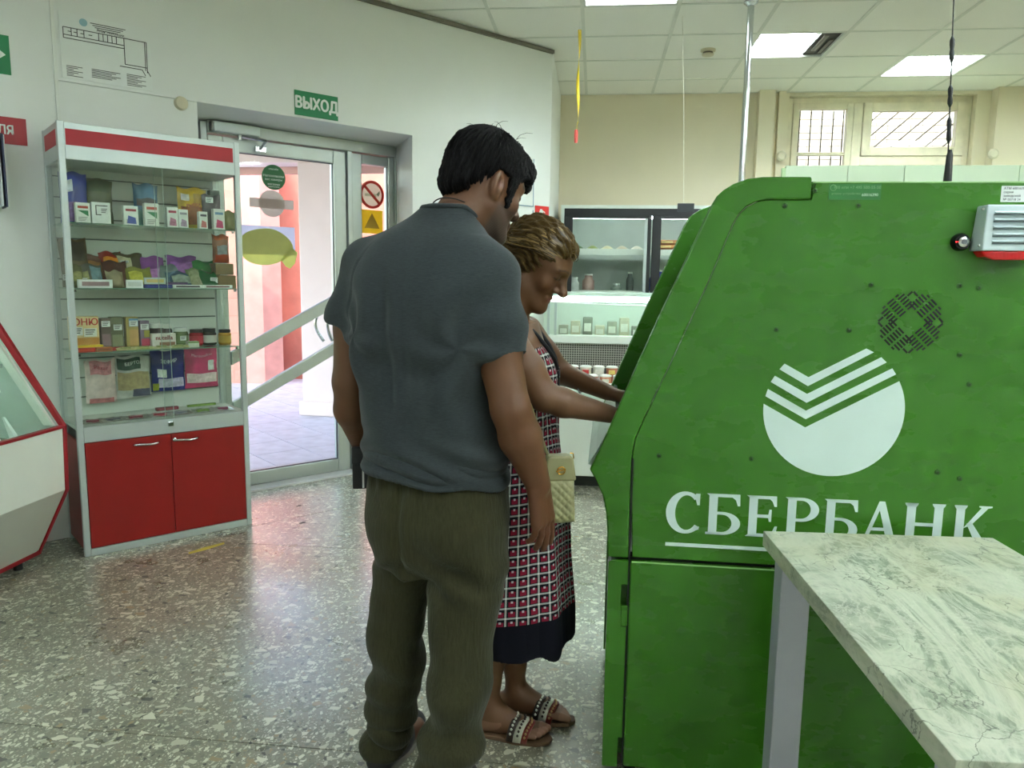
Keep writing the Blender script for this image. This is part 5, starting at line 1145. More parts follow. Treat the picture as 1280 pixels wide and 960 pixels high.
# ------------------------------------------------------------------ the man
MAN_R = np.array([.961, -.276]); MAN_F = np.array([.276, .961])
MH, MR = (-.281, 1.925, 1.581), frame(49, 22, 3)
RSH, REL, RWR = (-.243, 1.80, 1.36), (-.188, 1.745, 1.055), (-.124, 1.80, .862)
LSH, LEL, LWR = (-.580, 1.90, 1.382), (-.628, 1.90, 1.09), (-.622, 1.995, .90)
F = Field((-.80, 1.50, -.02), (.02, 2.25, 1.76), .0033)
Tm = head(F, MH, MR, 1.0)
chain(F, [(-.365, 1.868, 1.42), (-.335, 1.885, 1.50), (-.292, 1.905, 1.575)], [.066, .062, .060], .03)
F.add(loft([(.70, -.385, 1.85, .15, .11), (.85, -.388, 1.855, .15, .11), (1.0, -.40, 1.85, .15, .11), (1.2, -.415, 1.85, .165, .105), (1.34, -.41, 1.85, .15, .09), (1.43, -.38, 1.86, .09, .07)], MAN_R), .03)
chain(F, [RSH, (-.222, 1.77, 1.19), REL], [.052, .053, .046], .02); chain(F, [REL, (-.166, 1.765, .985), RWR], [.046, .0505, .031], .015)
chain(F, [LSH, (-.615, 1.90, 1.23), LEL, (-.634, 1.93, 1.01), LWR], [.052, .050, .043, .045, .031], .015)
hand(F, RWR, (.13, .18, -1), (-.85, .45, .05), (.45, .85, .1), 1.16, (.10, .15, .22, .36), .35)
hand(F, LWR, (-.12, .25, -1), (.85, -.1, .1), (.0, 1, .2), 1.0, (.5, .6, .6, .6), .3)
RHIP, RKN, RAN = (-.295, 1.805, .74), (-.303, 1.775, .43), (-.352, 1.705, .09)
LHIP, LKN, LAN = (-.478, 1.895, .72), (-.503, 1.90, .39), (-.546, 1.925, .10)
chain(F, [RHIP, RKN, RAN], [.072, .046, .034], .03); chain(F, [LHIP, LKN, LAN], [.072, .044, .034], .03)
for A_ in (RAN, LAN): F.add(cone((A_[0]-.005, A_[1]-.01, .045), (A_[0]+.05, A_[1]+.13, .035), .034, .030), .03)
def man_tint(P):
    q = loc(P, MH, MR); x, y, z = np.abs(q[:, 0]), q[:, 1], q[:, 2]
    hd = sstep(q[:, 2], -.20, -.15)
    bl = -.028-.35*np.clip(.065-y, 0, .1)*0+.0*x
    beard = sstep(y, .0, .022)*sstep(bl+.012*np.sin(x*60)-z, -.012, .02)*(z > -.16)*(y > -.01)
    jaw = sstep(-z, .03, .06)*sstep(y, -.012, .015)*(z > -.15)
    lips = sstep(.008-np.abs(z+.066), 0, .004)*sstep(y, .084, .09)*(x < .022)
    brow = sstep(.009-np.abs(z-.037+.1*(x-.03)**2*20), 0, .005)*sstep(y, .06, .07)*(x > .008)*(x < .055)
    eye = sstep(.004-np.abs(z-.006), 0, .003)*sstep(y, .07, .08)*(x > .016)*(x < .046)
    earin = sstep(.014-np.hypot(y+.006, z+.004), 0, .008)*(x > .07)
    gr = .5+.5*np.sin(P[:, 0]*900)*np.sin(P[:, 2]*1100)
    handw = sstep(.9-P[:, 2], 0, .1)
    L = [((102, 63, 44), .5*handw), ((56, 46, 42), np.clip(beard+.9*jaw, 0, 1)*(.74+.12*gr)), ((140, 134, 128), np.clip(jaw, 0, 1)*.22*gr*sstep(-z, .06, .1)), ((112, 62, 54), lips*.8), ((24, 18, 16), brow*.9), ((28, 20, 18), eye*.9), ((96, 52, 38), earin*.7)]
    return paint((96, 60, 34), P, L)
SKIN = skin_mat('skin')
man = link('person', F.mesh('person', SKIN, attrs={'tint': man_tint}))
tag(man, 'man in grey t-shirt and olive trousers seen from behind, looking down', 'person')
# t-shirt
F = Field((-.80, 1.58, .80), (-.08, 2.12, 1.58), .0042)
RSE = (-.219, 1.775, 1.178); LSE = (-.632, 1.905, 1.235)
def capped(pr, E, S):
    d = np.array(E)-np.array(S); d /= np.linalg.norm(d); fn, bb = pr
    return (lambda X, Y, Z: np.maximum(fn(X, Y, Z), (X-E[0])*d[0]+(Y-E[1])*d[1]+(Z-E[2])*d[2])), bb
F.add(capped(cone(RSH, (RSE[0], RSE[1], RSE[2]-.03), .066, .069), RSE, RSH), .01); F.add(capped(cone(LSH, (LSE[0], LSE[1], LSE[2]-.03), .063, .063), LSE, LSH), .01)
F.sub(cone((RSE[0]+.01, RSE[1]-.006, RSE[2]-.05), (RSH[0], RSH[1], RSH[2]-.09), .0625, .058)); F.sub(cone((LSE[0]-.006, LSE[1], LSE[2]-.05), (LSH[0], LSH[1], LSH[2]-.09), .0575, .054))
F.add(loft([(.80, -.388, 1.855, .190, .158), (.87, -.388, 1.855, .192, .158), (.973, -.398, 1.852, .186, .148), (1.08, -.410, 1.85, .188, .143), (1.176, -.411, 1.85, .192, .138), (1.27, -.412, 1.85, .192, .132), (1.34, -.41, 1.85, .185, .118), (1.40, -.40, 1.855, .155, .10), (1.45, -.388, 1.862, .125, .088), (1.485, -.372, 1.868, .092, .080), (1.535, -.35, 1.873, .070, .072)], MAN_R, 2.15), .045)
F.add(cone((-.385, 1.866, 1.462), (LSH[0]+.02, LSH[1], LSH[2]+.022), .054, .050), .05); F.add(cone((-.355, 1.862, 1.452), (RSH[0]-.01, RSH[1], RSH[2]+.012), .052, .055), .05)
F.add(ell((-.475, 1.81, 1.29), (.10, .075, .16)), .08); F.add(ell((-.335, 1.775, 1.29), (.10, .075, .16)), .08)      # shoulder blades
F.cut(lambda X, Y, Z: (.868-.10*(X+.388)+.006*np.sin(X*31+Y*17))-Z)
F.sub(loft([(.76, -.388, 1.855, .184, .152), (.93, -.392, 1.853, .178, .146)], MAN_R, 2.15))
F.cut(lambda X, Y, Z: (Z-1.500)+.62*((X+.358)*MAN_F[0]+(Y-1.87)*MAN_F[1])+.05*np.abs((X+.358)*MAN_R[0]+(Y-1.87)*MAN_R[1])-.004)
F.sub(cone((-.352, 1.874, 1.44), (-.30, 1.905, 1.60), .066, .068))
def shirt_disp(P):
    x, y, z = P[:, 0], P[:, 1], P[:, 2]; u = (x+.40)*MAN_R[0]+(y-1.85)*MAN_R[1]
    low = sstep(1.02-z, 0, .12)*sstep(z, .86, .9)
    d = .0085*low*np.sin(88*(z+.18*u*u*8+.10*u+.02*np.sin(9*u)))+.006*low*np.sin(52*z+14*u+1)
    d += .0075*sstep(1.40-z, 0, .2)*np.sin(34*u+3.2*np.sin(7*z)+2*z)*sstep(z, .88, 1.05)*.8
    d += .008*np.sin(30*(z-.9*np.abs(u))+2)*np.exp(-((z-1.2)/.10)**2)*sstep(np.abs(u), .08, .16)
    d += -.006*np.exp(-((u+.005)/.022)**2)*sstep(z, .95, 1.15)*sstep(1.42-z, 0, .1)
    for su, sz, sg in ((.135, 1.20, 1), (-.145, 1.22, -1)):
        ra = np.hypot((u-su), z-sz)+.02; an_ = np.arctan2(z-sz, (u-su)*sg); d += .0065*np.sin(5*an_+26*ra+1)*np.exp(-((ra-.11)/.06)**2)
    d += -.009*np.exp(-((u+.045+.05*(z-1.2))/.016)**2)*sstep(z, 1.0, 1.1)*sstep(1.40-z, 0, .12)+.006*np.exp(-((u+.015+.03*(z-1.2))/.016)**2)*sstep(z, .98, 1.1)*sstep(1.40-z, 0, .12)
    d += -.007*np.exp(-((u-.06+.12*(z-1.1))/.02)**2)*sstep(z, .95, 1.05)*sstep(1.25-z, 0, .12)
    return d
def shirt_mat():
    t = NT('grey_jersey'); v = t.coord(); st = t.coord(scale=(25, 25, 260))
    c = t.ramp(t.noise(st, 3, 4, .7), [(.3, lin((40, 46, 48))), (.7, lin((60, 67, 70)))]); t.l(t.mix(t.math('MULTIPLY', t.noise(v, 420, 2), .35), c, lin((40, 44, 47))), t.b.inputs['Base Color'])
    t.b.inputs['Roughness'].default_value = .9; t.b.inputs['Sheen Weight'].default_value = .12; t.b.inputs['Specular IOR Level'].default_value = .2; t.bump(t.noise(v, 500, 2), .25, .002); return t.m
SHIRT = shirt_mat(); tee = link('t_shirt', F.mesh('t_shirt', SHIRT, shirt_disp), man)
cp = []
for k in range(48):
    a = 2*pi*k/48; rr_, ff_ = .0735*cos(a), .0735*sin(a); cp.append((-.354+MAN_R[0]*rr_+MAN_F[0]*ff_, 1.872+MAN_R[1]*rr_+MAN_F[1]*ff_, min(1.528, 1.501-.62*ff_-.05*abs(rr_))))
MB().tube(cp, .0062, 8, closed=True).build('collar', SHIRT, tee, smooth=True)
# trousers
F = Field((-.72, 1.50, .0), (-.08, 2.15, .95), .0045)
F.add(loft([(.62, -.388, 1.85, .150, .11), (.68, -.388, 1.852, .178, .138), (.76, -.386, 1.853, .188, .150), (.84, -.386, 1.855, .182, .146), (.92, -.39, 1.855, .172, .14)], MAN_R, 2.3), .03)
F.add(ell((-.455, 1.80, .745), (.085, .075, .10)), .04); F.add(ell((-.335, 1.768, .745), (.088, .075, .10)), .04)
chain(F, [(-.300, 1.815, .74), (-.300, 1.80, .60), (-.303, 1.778, .43), (-.332, 1.735, .20), (-.352, 1.708, .035)], [.098, .092, .081, .073, .068], .012)
chain(F, [(-.470, 1.885, .72), (-.487, 1.895, .58), (-.503, 1.90, .42), (-.525, 1.915, .25), (-.543, 1.925, .055)], [.092, .080, .074, .074, .060], .012)
F.cut(lambda X, Y, Z: (.03+.02*(X < -.43)+.008*np.sin(40*Y))-Z)
F.sub(cone((-.356, 1.70, 0), (-.345, 1.72, .12), .06, .055)); F.sub(cone((-.546, 1.925, 0), (-.54, 1.92, .12), .052, .05))
def trouser_disp(P):
    x, y, z = P[:, 0], P[:, 1], P[:, 2]; u = (x+.39)*MAN_R[0]+(y-1.85)*MAN_R[1]; sd = np.sign(u)
    d = -.010*np.exp(-((u+.028)/.012)**2)*sstep(z, .60, .68)*sstep(.88-z, 0, .04)
    d += .008*np.sin(38*(z-.5*u*sd)+4*np.sin(11*u))*sstep(.52-z, 0, .2)
    d += .010*np.sin(60*z+9*u)*np.exp(-((z-.14)/.10)**2)+.008*np.sin(26*u+14*z)*sstep(.8-z, 0, .2)
    d += .008*np.sin(55*(z+.8*np.abs(u+.03)))*np.exp(-((z-.63)/.05)**2)
    d += .003*np.sin(130*u)*sstep(z, .82, .86)
    return d
def trouser_mat():
    t = NT('olive_crumpled_cotton'); v = t.coord(); st = t.coord(scale=(60, 60, 6)); st2 = t.coord(scale=(5, 5, 70))
    c = t.ramp(t.noise(st, 3, 4, .7), [(.3, lin((44, 43, 25))), (.7, lin((61, 59, 37)))]); t.l(t.mix(t.math('MULTIPLY', t.noise(st2, 3, 3), .4), c, lin((45, 44, 27))), t.b.inputs['Base Color'])
    t.b.inputs['Roughness'].default_value = .92; t.b.inputs['Sheen Weight'].default_value = .1; t.b.inputs['Specular IOR Level'].default_value = .2
    t.bump(t.math('ADD', t.noise(st, 3, 3), t.noise(t.coord(scale=(9, 9, 3)), 4, 5)), .45, .006); return t.m
link('trousers', F.mesh('trousers', trouser_mat(), trouser_disp), man)
# shoes: dark slip-ons
shoe_m = M('dark_shoe', (34, 32, 32), .6); sole_m = M('grey_sole', (120, 116, 108), .7)
for A_ in (LAN, RAN):
    F = Field((A_[0]-.12, A_[1]-.13, 0), (A_[0]+.18, A_[1]+.28, .12), .004); d = np.array([.25, .97])
    p = lambda t_, z, s_=0: (A_[0]+d[0]*t_+d[1]*s_, A_[1]+d[1]*t_-d[0]*s_, z)
    chain(F, [p(-.035, .038), p(.05, .04), p(.16, .034)], [.040, .042, .036], .03); F.cut(lambda X, Y, Z: .014-Z)
    F.sub(cone(p(-.02, .108), p(.05, .10), .034, .034), .01)
    o = link('shoe', F.mesh('shoe', shoe_m), man)
    out_ = [p(-.035+.115*0+.042*cos(a) if cos(a) < 0 else -.035+.0, 0) for a in [0]]
    mb = MB(); pts = [(A_[0]+d[0]*t_+d[1]*s_, A_[1]+d[1]*t_-d[0]*s_) for t_, s_ in [(-.072, 0), (-.062, .028), (-.03, .038), (.05, .044), (.13, .04), (.175, .025), (.192, 0), (.175, -.025), (.13, -.04), (.05, -.044), (-.03, -.038), (-.062, -.028)]]
    mb.prism(pts, 0.001, .016, 'z').build('sole', sole_m, o)
# hair: short dark mass with loose strands
F = Field((-.42, 1.78, 1.48), (-.10, 2.10, 1.78), .003)
F.add(ell(Tm(0, -.013, .050), (.086, .112, .100), MR), .01); F.add(ell(Tm(0, .055, .095), (.05, .05, .03), MR), .03); F.add(cone(Tm(-.03, .085, .078), Tm(.012, .104, .050), .022, .014), .02); F.add(cone(Tm(.02, .095, .085), Tm(.045, .088, .062), .02, .012), .02)
F.add(cone(Tm(.066, .032, .02), Tm(.064, .036, -.035), .012, .006), .01); F.add(cone(Tm(-.066, .032, .02), Tm(-.064, .036, -.035), .012, .006), .01); F.add(ell(Tm(0, -.085, -.015), (.058, .03, .045), MR), .03)
hy = np.array([-.2, -.10, -.05, -.034, -.028, .016, .024, .045, .055, .075, .12]); hz = np.array([-.068, -.062, -.052, -.04, .028, .030, -.045, -.045, .03, .055, .035])
def man_hairline(X, Y, Z):
    q = [((X-MH[0])*MR[0, i]+(Y-MH[1])*MR[1, i]+(Z-MH[2])*MR[2, i]) for i in range(3)]
    return np.interp(q[1].ravel(), hy, hz).reshape(q[1].shape)+.006*np.sin(q[1]*260)*0-q[2]
F.cut(man_hairline, .006)
def man_hair_disp(P):
    q = loc(P, MH, MR); a = np.arctan2(q[:, 0], q[:, 1]); return .0022*np.sin(46*a+9*q[:, 2]*10)+.0018*np.sin(97*a-60*q[:, 2])+.002*np.sin(240*q[:, 0]+130*q[:, 1])
def strand_man(P): q = loc(P, MH, MR); a = np.arctan2(q[:, 0], q[:, 1]+.03); return np.stack([a, q[:, 2]*3, np.hypot(q[:, 0], q[:, 1])], 1)
hair = link('hair', F.mesh('hair', hair_mat('dark_hair', (5, 5, 6), (20, 18, 18), (6, 1.2, 1.2)), man_hair_disp, {'strand': strand_man}), man)
mb = MB(); rh = random.Random(5)
for k in range(14):
    b = Vector(Tm(rh.uniform(-.05, .05), rh.uniform(-.06, .06), .138)); d = Vector((rh.uniform(-.9, .9), rh.uniform(-.3, .3), .7)).normalized()
    d = d*.7; mb.tube([b, b+d*.02, b+d*.042+Vector((d.x*.01, 0, -.006)), b+d*.055+Vector((d.x*.03, 0, -.014))], [.0008, .0006, .0005, .0003], 4)
for k in range(420):
    a = rh.uniform(0, 2*pi); v0 = rh.uniform(.15, 1.35); pts = []
    for j in range(5):
        v = v0+.09*j; aa = a+.05*j*sin(a*3); p_ = (.0885*sin(v)*sin(aa), -.013+.1145*sin(v)*cos(aa), .050+.1025*cos(v))
        if np.interp(p_[1], hy, hz) > p_[2]-.002: break
        pts.append(Tm(*p_))
    if len(pts) > 2: mb.tube(pts, .0009, 3, caps=False)
o = mb.build('loose_strands', M('dark_strand', (14, 13, 13), .6, spec=.15), hair); o['kind'] = 'stuff'
mb = MB(); rh = random.Random(9)
pc_ = [np.array((-.343, 1.884, 1.512))+.0625*(np.array([MAN_R[0], MAN_R[1], 0])*cos(a)+np.array([MAN_F[0], MAN_F[1], -.6])*sin(a)) for a in [2*pi*k/40 for k in range(40)]]
mb.tube(pc_, .0017, 5, closed=True).build('neck_cord', M('dark_cord', (30, 24, 22), .6), man)
# small black clutch in his left hand
wt = thing('wallet', 'small black wallet held low in the man\'s left hand', 'wallet', (-.618, 1.950, .790), radians(18))
MB().box(-.022, .022, -.012, .012, 0, .115).build('case', M('black_leather', (22, 22, 24), .4, bump=.2, bscale=120), wt, bevel=.004); BOX('edge_piping', M('wallet_edge', (206, 206, 204), .4), wt, .004, .009, -.0135, -.011, .004, .08); BOX('flap', M('black_leather'), wt, -.023, .023, -.0135, .0, .07, .116, .003)
# ------------------------------------------------------------------ the woman
WH, WR = (-.166, 2.171, 1.402), frame(104, 33, 0)
WS = .96
YX = np.array([0., 1.])
wRSH, wREL, wRWR = (-.225, 2.01, 1.195), (-.128, 1.992, 1.052), (.048, 2.045, 1.000)
wLSH, wLEL, wLWR = (-.205, 2.335, 1.20), (-.10, 2.365, 1.07), (.05, 2.27, 1.025)
F = Field((-.42, 1.88, -.01), (.20, 2.47, 1.56), .0033)
Tw = head(F, WH, WR, WS, nose=1.3, chin=1.05, ear=0)
chain(F, [(-.245, 2.172, 1.22), (-.237, 2.172, 1.30), (-.212, 2.172, 1.39)], [.052, .046, .046], .03)
F.add(loft([(.55, -.215, 2.17, .15, .10), (.75, -.21, 2.17, .15, .10), (.95, -.205, 2.17, .125, .085), (1.1, -.205, 2.17, .14, .085), (1.18, -.21, 2.17, .14, .07), (1.24, -.215, 2.17, .09, .055)], YX), .03)
F.add(ell((-.165, 2.10, 1.10), (.058, .06, .06)), .03); F.add(ell((-.165, 2.24, 1.10), (.058, .06, .06)), .03)
chain(F, [wRSH, (-.175, 1.995, 1.12), wREL], [.048, .047, .040], .02); chain(F, [wREL, (-.075, 2.005, 1.033), wRWR], [.040, .0385, .0245], .012)
chain(F, [wLSH, (-.15, 2.355, 1.13), wLEL, wLWR], [.048, .042, .036, .024], .015)
hand(F, wRWR, (1, .25, -.12), (.1, -.2, -1), (-.1, 1, .1), .92, (.3, .3, .35, .35), .5); hand(F, wLWR, (1, -.25, -.1), (.1, .2, -1), (-.1, -1, .1), .92, (.3, .3, .35, .35), .5)
FA = radians(-7)
def leg(AN, KN, HP):
    chain(F, [HP, KN, (KN[0]-.012, KN[1], .32), (AN[0]-.004, AN[1], .17), (AN[0], AN[1], .09)], [.075, .050, .049, .034, .031], .02)
    f = np.array([cos(FA), sin(FA), 0]); s_ = np.array([-sin(FA), cos(FA), 0]); A_ = np.array([AN[0], AN[1], 0])
    P = lambda t_, w_, z: A_+f*t_+s_*w_+np.array([0, 0, z])
    F.add(cone(P(-.036, 0, .042), P(.02, 0, .055), .028, .032), .02); F.add(cone(P(-.03, 0, .036), P(.10, 0, .034), .026, .023), .02); F.add(cone(P(.01, 0, .075), P(.10, .008, .038), .03, .020), .03)
    for w_, L, r in ((-.030, .142, .0085), (-.016, .154, .009), (-.002, .162, .0095), (.012, .168, .010), (.029, .172, .0125)):
        w2 = w_ if AN[1] > 2.15 else -w_      # big toe on the inner side
        w2 = -w_ if AN[1] > 2.15 else w_
        F.add(cone(P(.085, w2*.8, .033), P(L-.02, w2, .030), .015, r), .008); F.add(cone(P(L-.02, w2, .030), P(L, w2, .026), r, r*.92), .004)
    F.sub((lambda X, Y, Z: Z-.013, ((AN[0]-.1, AN[1]-.1, -.01), (AN[0]+.22, AN[1]+.1, .02))), .003)
    return P
wRAN, wLAN = (-.278, 2.105, .1), (-.212, 2.215, .1)
PR_ = leg(wRAN, (-.245, 2.11, .46), (-.215, 2.10, .72)); PL_ = leg(wLAN, (-.20, 2.22, .46), (-.205, 2.245, .72))
def woman_tint(P):
    q = loc(P, WH, WR, WS); x, y, z = np.abs(q[:, 0]), q[:, 1], q[:, 2]
    hd = (np.linalg.norm(q, axis=1) < .16)
    lips = sstep(.0095-np.abs(z+.0655), 0, .005)*sstep(y, .080, .086)*(x < .022)*hd
    brow = sstep(.0045-np.abs(z-.036+(x-.028)**2*9), 0, .003)*sstep(y, .055, .065)*(x > .010)*(x < .052)*hd
    lash = sstep(.0032-np.abs(z-.002-(x-.031)**2*14), 0, .0025)*sstep(y, .062, .07)*(x > .015)*(x < .047)*hd
    lid = sstep(.016-np.hypot(x-.031, (z-.010)*1.2), 0, .008)*(y > .06)*hd
    cheek = np.exp(-((x-.045)**2+(z+.025)**2)/.0006)*(y > .03)*hd
    nail = np.zeros(len(P))
    for PF, AN in ((PR_, wRAN), (PL_, wLAN)):
        nail += ((P[:, 2] < .06) & (np.hypot(P[:, 0]-AN[0], P[:, 1]-AN[1]) > .150) & (P[:, 2] > .026))*.5
    return paint((112, 77, 50), P, [((118, 74, 54), cheek*.3), ((88, 60, 42), lid*.5), ((112, 60, 52), lips*.75), ((62, 42, 32), brow*.85), ((30, 20, 18), lash*.95), ((166, 122, 100), np.clip(nail, 0, 1))])
wom = link('person', F.mesh('person', SKIN, attrs={'tint': woman_tint}))
tag(wom, 'woman in checked dress bending over the green cash machine, seen in profile', 'person')
# dress: V-neck bodice, gathered waist, flared skirt with navy hem band
F = Field((-.46, 1.90, .26), (-.0, 2.46, 1.27), .0042)
DS = [(.27, -.188, 2.165, .198, .150), (.40, -.190, 2.165, .194, .150), (.55, -.198, 2.168, .186, .142), (.66, -.205, 2.17, .176, .146), (.78, -.208, 2.17, .164, .134), (.92, -.206, 2.17, .142, .113), (.99, -.206, 2.17, .138, .107), (1.08, -.206, 2.17, .150, .100), (1.16, -.212, 2.17, .150, .082), (1.22, -.218, 2.17, .12, .062), (1.255, -.22, 2.17, .10, .052)]
F.add(loft(DS, YX, 2.15), .02); F.add(ell((-.168, 2.10, 1.095), (.068, .068, .066)), .04); F.add(ell((-.168, 2.24, 1.095), (.068, .068, .066)), .04)
F.cut(lambda X, Y, Z: .300+.05*(-.19-X)*-.35+.006*np.sin(np.arctan2(Y-2.165, X+.19)*9)-Z)
F.sub(loft([(.24, -.188, 2.165, .19, .142), (.45, -.192, 2.165, .184, .138)], YX, 2.15))
# V neck: wedge open to the front and top, arm holes
F.cut(lambda X, Y, Z: np.minimum((Z-1.105)*.62-np.abs(Y-2.17)*1.0, X+.235))
F.cut(lambda X, Y, Z: np.minimum(np.abs(Y-2.17)-.135, Z-1.10))
F.cut(lambda X, Y, Z: np.minimum(.066-np.abs(Y-2.17), Z-1.20))
F.sub(loft([(.95, -.208, 2.17, .128, .088), (1.1, -.206, 2.17, .141, .087), (1.18, -.212, 2.17, .141, .072), (1.30, -.217, 2.17, .095, .057)], YX))
def dress_disp(P):
    a = np.arctan2(P[:, 1]-2.167, P[:, 0]+.198); z = P[:, 2]
    d = sstep(.88-z, 0, .35)*(.007*np.sin(7*a+1.2+1.5*z)+.003*np.sin(13*a+3*z))+.003*np.sin(30*a)*np.exp(-((z-.97)/.05)**2)
    return d+.0025*np.sin(40*z+5*a)*sstep(z, .9, 1.0)
def dress_uv(P):
    a = np.arctan2(P[:, 1]-2.167, P[:, 0]+.198); return np.stack([a*.172, P[:, 2]+.012*np.sin(a*2), np.zeros(len(P))], 1)
def dress_mat():
    t = NT('checked_dress_cloth'); at = t.n('ShaderNodeAttribute'); at.attribute_name = 'duv'; sp = t.n('ShaderNodeSeparateXYZ'); t.l(at.outputs[1], sp.inputs[0])
    S_ = .0285
    u = t.math('FRACT', t.math('DIVIDE', t.math('ADD', sp.outputs[0], 3), S_)); v = t.math('FRACT', t.math('DIVIDE', sp.outputs[1], S_))
    line = t.math('MAXIMUM', t.math('LESS_THAN', u, .17), t.math('LESS_THAN', v, .17))
    cross = t.math('MULTIPLY', t.math('LESS_THAN', u, .17), t.math('LESS_THAN', v, .17))
    redu = t.math('MULTIPLY', t.math('GREATER_THAN', u, .32), t.math('LESS_THAN', u, .92)); redv = t.math('MULTIPLY', t.math('GREATER_THAN', v, .24), t.math('LESS_THAN', v, .72)); red = t.math('MULTIPLY', redu, redv)
    notch = t.math('MULTIPLY', t.math('LESS_THAN', t.math('ABSOLUTE', t.math('SUBTRACT', u, .62)), .1), t.math('LESS_THAN', t.math('ABSOLUTE', t.math('SUBTRACT', v, .68)), .1))
    fine = t.noise(t.coord(scale=(1, 1, 1)), 700, 2)
    c = t.mix(red, lin((22, 18, 26)), lin((136, 26, 50))); c = t.mix(notch, c, lin((196, 186, 190))); c = t.mix(t.math('MULTIPLY', line, t.math('MULTIPLY_ADD', fine, .6, .35)), c, lin((206, 210, 204))); c = t.mix(cross, c, lin((222, 228, 220)))
    nav = t.math('LESS_THAN', sp.outputs[1], .408); c = t.mix(nav, c, lin((17, 18, 28)))
    t.l(c, t.b.inputs['Base Color']); t.b.inputs['Roughness'].default_value = .85; t.b.inputs['Specular IOR Level'].default_value = .2; t.bump(fine, .2, .002); return t.m
dress = link('dress', F.mesh('dress', dress_mat(), dress_disp, {'duv': dress_uv}), wom)
trim = M('black_dress_trim', (16, 15, 20), .7)
for sg in (-1, 1): MB().tube([(-.100, 2.17, 1.104), (-.108, 2.17+sg*.025, 1.135), (-.128, 2.17+sg*.048, 1.17), (-.160, 2.17+sg*.068, 1.21), (-.205, 2.17+sg*.075, 1.25)], .0055, 6).build('neckline_trim', trim, dress, smooth=True)
BOX('placket', trim, dress, -.102, -.094, 2.163, 2.177, .98, 1.10)
# hair: wavy, swept back into a low knot
F = Field((-.40, 2.02, 1.25), (.02, 2.33, 1.57), .003)
F.add(ell(Tw(0, -.018, .046), (.083*WS, .105*WS, .092*WS), WR), .01); F.add(ell(Tw(0, -.02, -.005), (.085*WS, .05*WS, .05*WS), WR), .02); F.add(ell(Tw(0, -.10, -.03), (.055, .05, .06), WR), .04); F.add(ell(Tw(0, .04, .082), (.05*WS, .04*WS, .03*WS), WR), .03)
wy = np.array([-.2, -.06, -.035, -.01, .02, .045, .065, .085, .12]); wz = np.array([-.10, -.075, -.062, -.05, -.022, .022, .055, .080, .10])
def w_hairline(X, Y, Z):
    q = [((X-WH[0])*WR[0, i]+(Y-WH[1])*WR[1, i]+(Z-WH[2])*WR[2, i])/WS for i in range(3)]
    return (np.interp(q[1].ravel(), wy, wz).reshape(q[1].shape)-q[2])*WS
F.cut(w_hairline, .01)
def w_hair_disp(P):
    q = loc(P, WH, WR, WS); th = np.arctan2(q[:, 2]+.02, np.abs(q[:, 0])+.01)
    return .004*np.sin(26*th+22*q[:, 1]+3*np.sin(60*q[:, 1]))+.002*np.sin(60*th-30*q[:, 1])
def strand_w(P): q = loc(P, WH, WR, WS); th = np.arctan2(q[:, 2]+.02, np.abs(q[:, 0])+.01); return np.stack([th+.12*np.sin(55*q[:, 1]), q[:, 1]*2.4, q[:, 0]*0], 1)
whair = link('hair', F.mesh('hair', hair_mat('dark_blonde_hair', (40, 31, 17), (116, 91, 50), (7, 1.2, 1)), w_hair_disp, {'strand': strand_w}), wom)
rh = random.Random(21); mats_ = [M('blonde_strand_%d' % i, c, .35) for i, c in enumerate(((150, 122, 76), (96, 74, 42), (58, 44, 25)))]
for i in range(3):
    mb = MB()
    for k in range(75):
        th = rh.uniform(.05, 3.09); pts = []; ph = rh.uniform(0, 6); am = rh.uniform(.02, .07)
        for j in range(13):
            yy = .085-.185*j/12; tt = th+am*sin(38*yy+ph)+.10*(j/12)*(1 if th < 1.57 else -1)*-1
            cr_ = sqrt(max(0, 1-((yy+.018)/.109)**2)); p_ = (.087*cr_*cos(tt), yy, .046+.096*cr_*sin(tt)-.035*(j/12)**2)
            if np.interp(yy, wy, wz) > p_[2]-.001: continue
            pts.append(Tw(*p_))
        if len(pts) > 3: mb.tube(pts, [.0005]+[rh.uniform(.0008, .0016)]*(len(pts)-2)+[.0005], 4)
    for k in range(3):
        b = Vector(Tw(.02*rh.uniform(-1, 1)+.02, .095, .09)); mb.tube([b+Vector((.010*sin(j*.7+k)+.004*j*.3-.012, .0, .012*cos(j*.7+k)-.004+.003*k)) for j in range(7)], .0007, 4)
    o = mb.build('wavy_strands', mats_[i], whair); o['kind'] = 'stuff'
MB().tube([Tw(.076, -.006, -.045), Tw(.077, -.002, -.056)], .003, 8).build('earring', M('gold', (206, 160, 70), .25, 1), wom)
MB().tube([np.array((-.035, 2.316, 1.046))+.030*np.array((.25*cos(a), .55*cos(a), sin(a))) for a in [2*pi*k/24 for k in range(24)]], .003, 6, closed=True).build('bracelet', M('bracelet_grey', (150, 152, 150), .3, .7), wom)
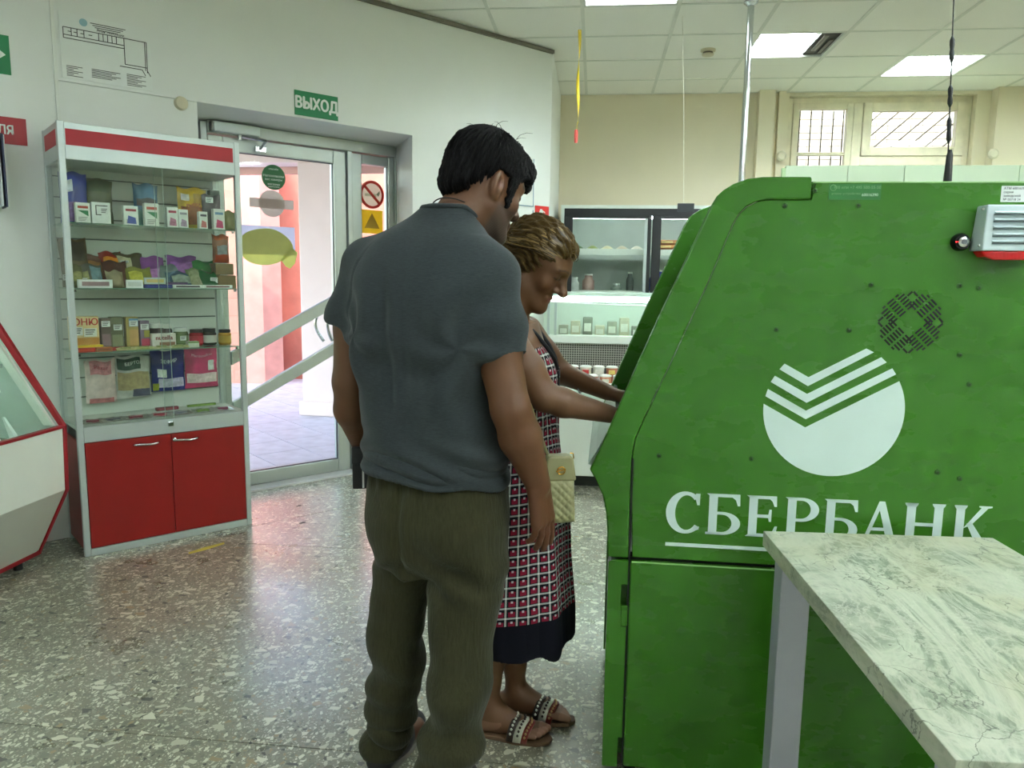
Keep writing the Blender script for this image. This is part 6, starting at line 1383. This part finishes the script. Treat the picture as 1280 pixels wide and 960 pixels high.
# sandals
sole_b = M('sandal_sole', (104, 78, 54), .7); beads = (M('bead_brown', (48, 34, 26), .5), M('bead_white', (206, 206, 190), .3, .3), M('bead_red', (124, 40, 32), .45))
for P_, sg in ((PR_, 1), (PL_, -1)):
    pts = [P_(t_, w_*sg, 0) for t_, w_ in ((-.068, 0), (-.058, .022), (-.03, .031), (.03, .033), (.09, .042), (.14, .040), (.175, .028), (.192, .005), (.185, -.018), (.15, -.036), (.09, -.042), (.03, -.034), (-.03, -.031), (-.058, -.022))]
    so = MB().prism([(q[0], q[1]) for q in pts], 0.0006, .0125, 'z').build('sandal', sole_b, wom, bevel=.002)
    for bi, (t0, t1, hgt) in enumerate(((.060, .080, .030), (.080, .104, .024), (.104, .122, .018))):
        mb = MB(); NB = 15
        def sf(u, v):
            a = pi*u; tt = t0+(t1-t0)*v; hh = (.060, .054, .046)[bi]
            q = P_(tt+.018*(1-abs(2*u-1)), 0, 0)+ (np.array(P_(0, 1, 0))-np.array(P_(0, 0, 0)))*(-.043*cos(a)); return (q[0], q[1], .010+hh*sin(a)**.7)
        mb.grid(sf, NB, 4); o = mb.build('strap', beads[bi], so, smooth=True); sm = o.modifiers.new('s', 'SOLIDIFY'); sm.thickness = .004
        bm_ = MB()
        for q in range(1, 13):
            c_ = sf(q/13, .5); bm_.lathe([(.0015, -.002), (.0038, .001), (.0038, .003), (.0015, .006)], (c_[0], c_[1], c_[2]), 7)
        o2 = bm_.build('beads', beads[(1, 0, 2)[bi]] if bi != 2 else M('bead_gold', (176, 140, 90), .35, .4), o); o2['kind'] = 'stuff'
# quilted handbag hanging in front of her hip
bgm = M('olive_cream_leather', (150, 148, 108), .4, var=.05)
bag = thing('handbag', 'small quilted olive cream handbag with gold clasp at the woman\'s hip', 'handbag', (-.082, 1.965, .715), radians(14))
def bq(sg):
    def g(u, v):
        e = (1-abs(2*u-1)**5)*(1-abs(2*v-1)**6); w_ = .095-.012*v; xx = (u-.5)*w_; zz = v*.125
        q = .0045*abs(sin((xx+zz)*pi/.021))**.6*abs(sin((xx-zz)*pi/.021))**.6
        return (xx, sg*((.026+q)*e**.5+.0005), zz)
    return g
mb = MB(); mb.grid(bq(-1), 41, 49); mb.grid(bq(1), 41, 49); mb.build('quilted_body', bgm, bag, smooth=True)
MB().prism([(-.045, .118), (.045, .118), (.036, .178), (.030, .186), (-.030, .186), (-.036, .178)], -.022, .02).build('upper_flap', bgm, bag, bevel=.006)
gold = M('gold'); 
MB().tube([(.002+.010*cos(a), -.0245, .148+.010*sin(a)) for a in [2*pi*k/16 for k in range(16)]], .0018, 6, closed=True).build('clasp_ring', gold, bag); MB().tube([(-.012, -.026, .146), (.014, -.026, .152)], .002, 6).build('clasp_bar', gold, bag)
MB().tube([(.034, 0, .168), (.040, 0, .176), (.038, 0, .188), (.030, 0, .190)], .0018, 6).build('strap_ring', gold, bag)
MB().tube([(-.030, .005, .185), (-.07, .02, .30), (-.12, .03, .44), (-.135, .05, .525), (-.13, .075, .528)], .0045, 6).build('shoulder_strap', bgm, bag, smooth=True)
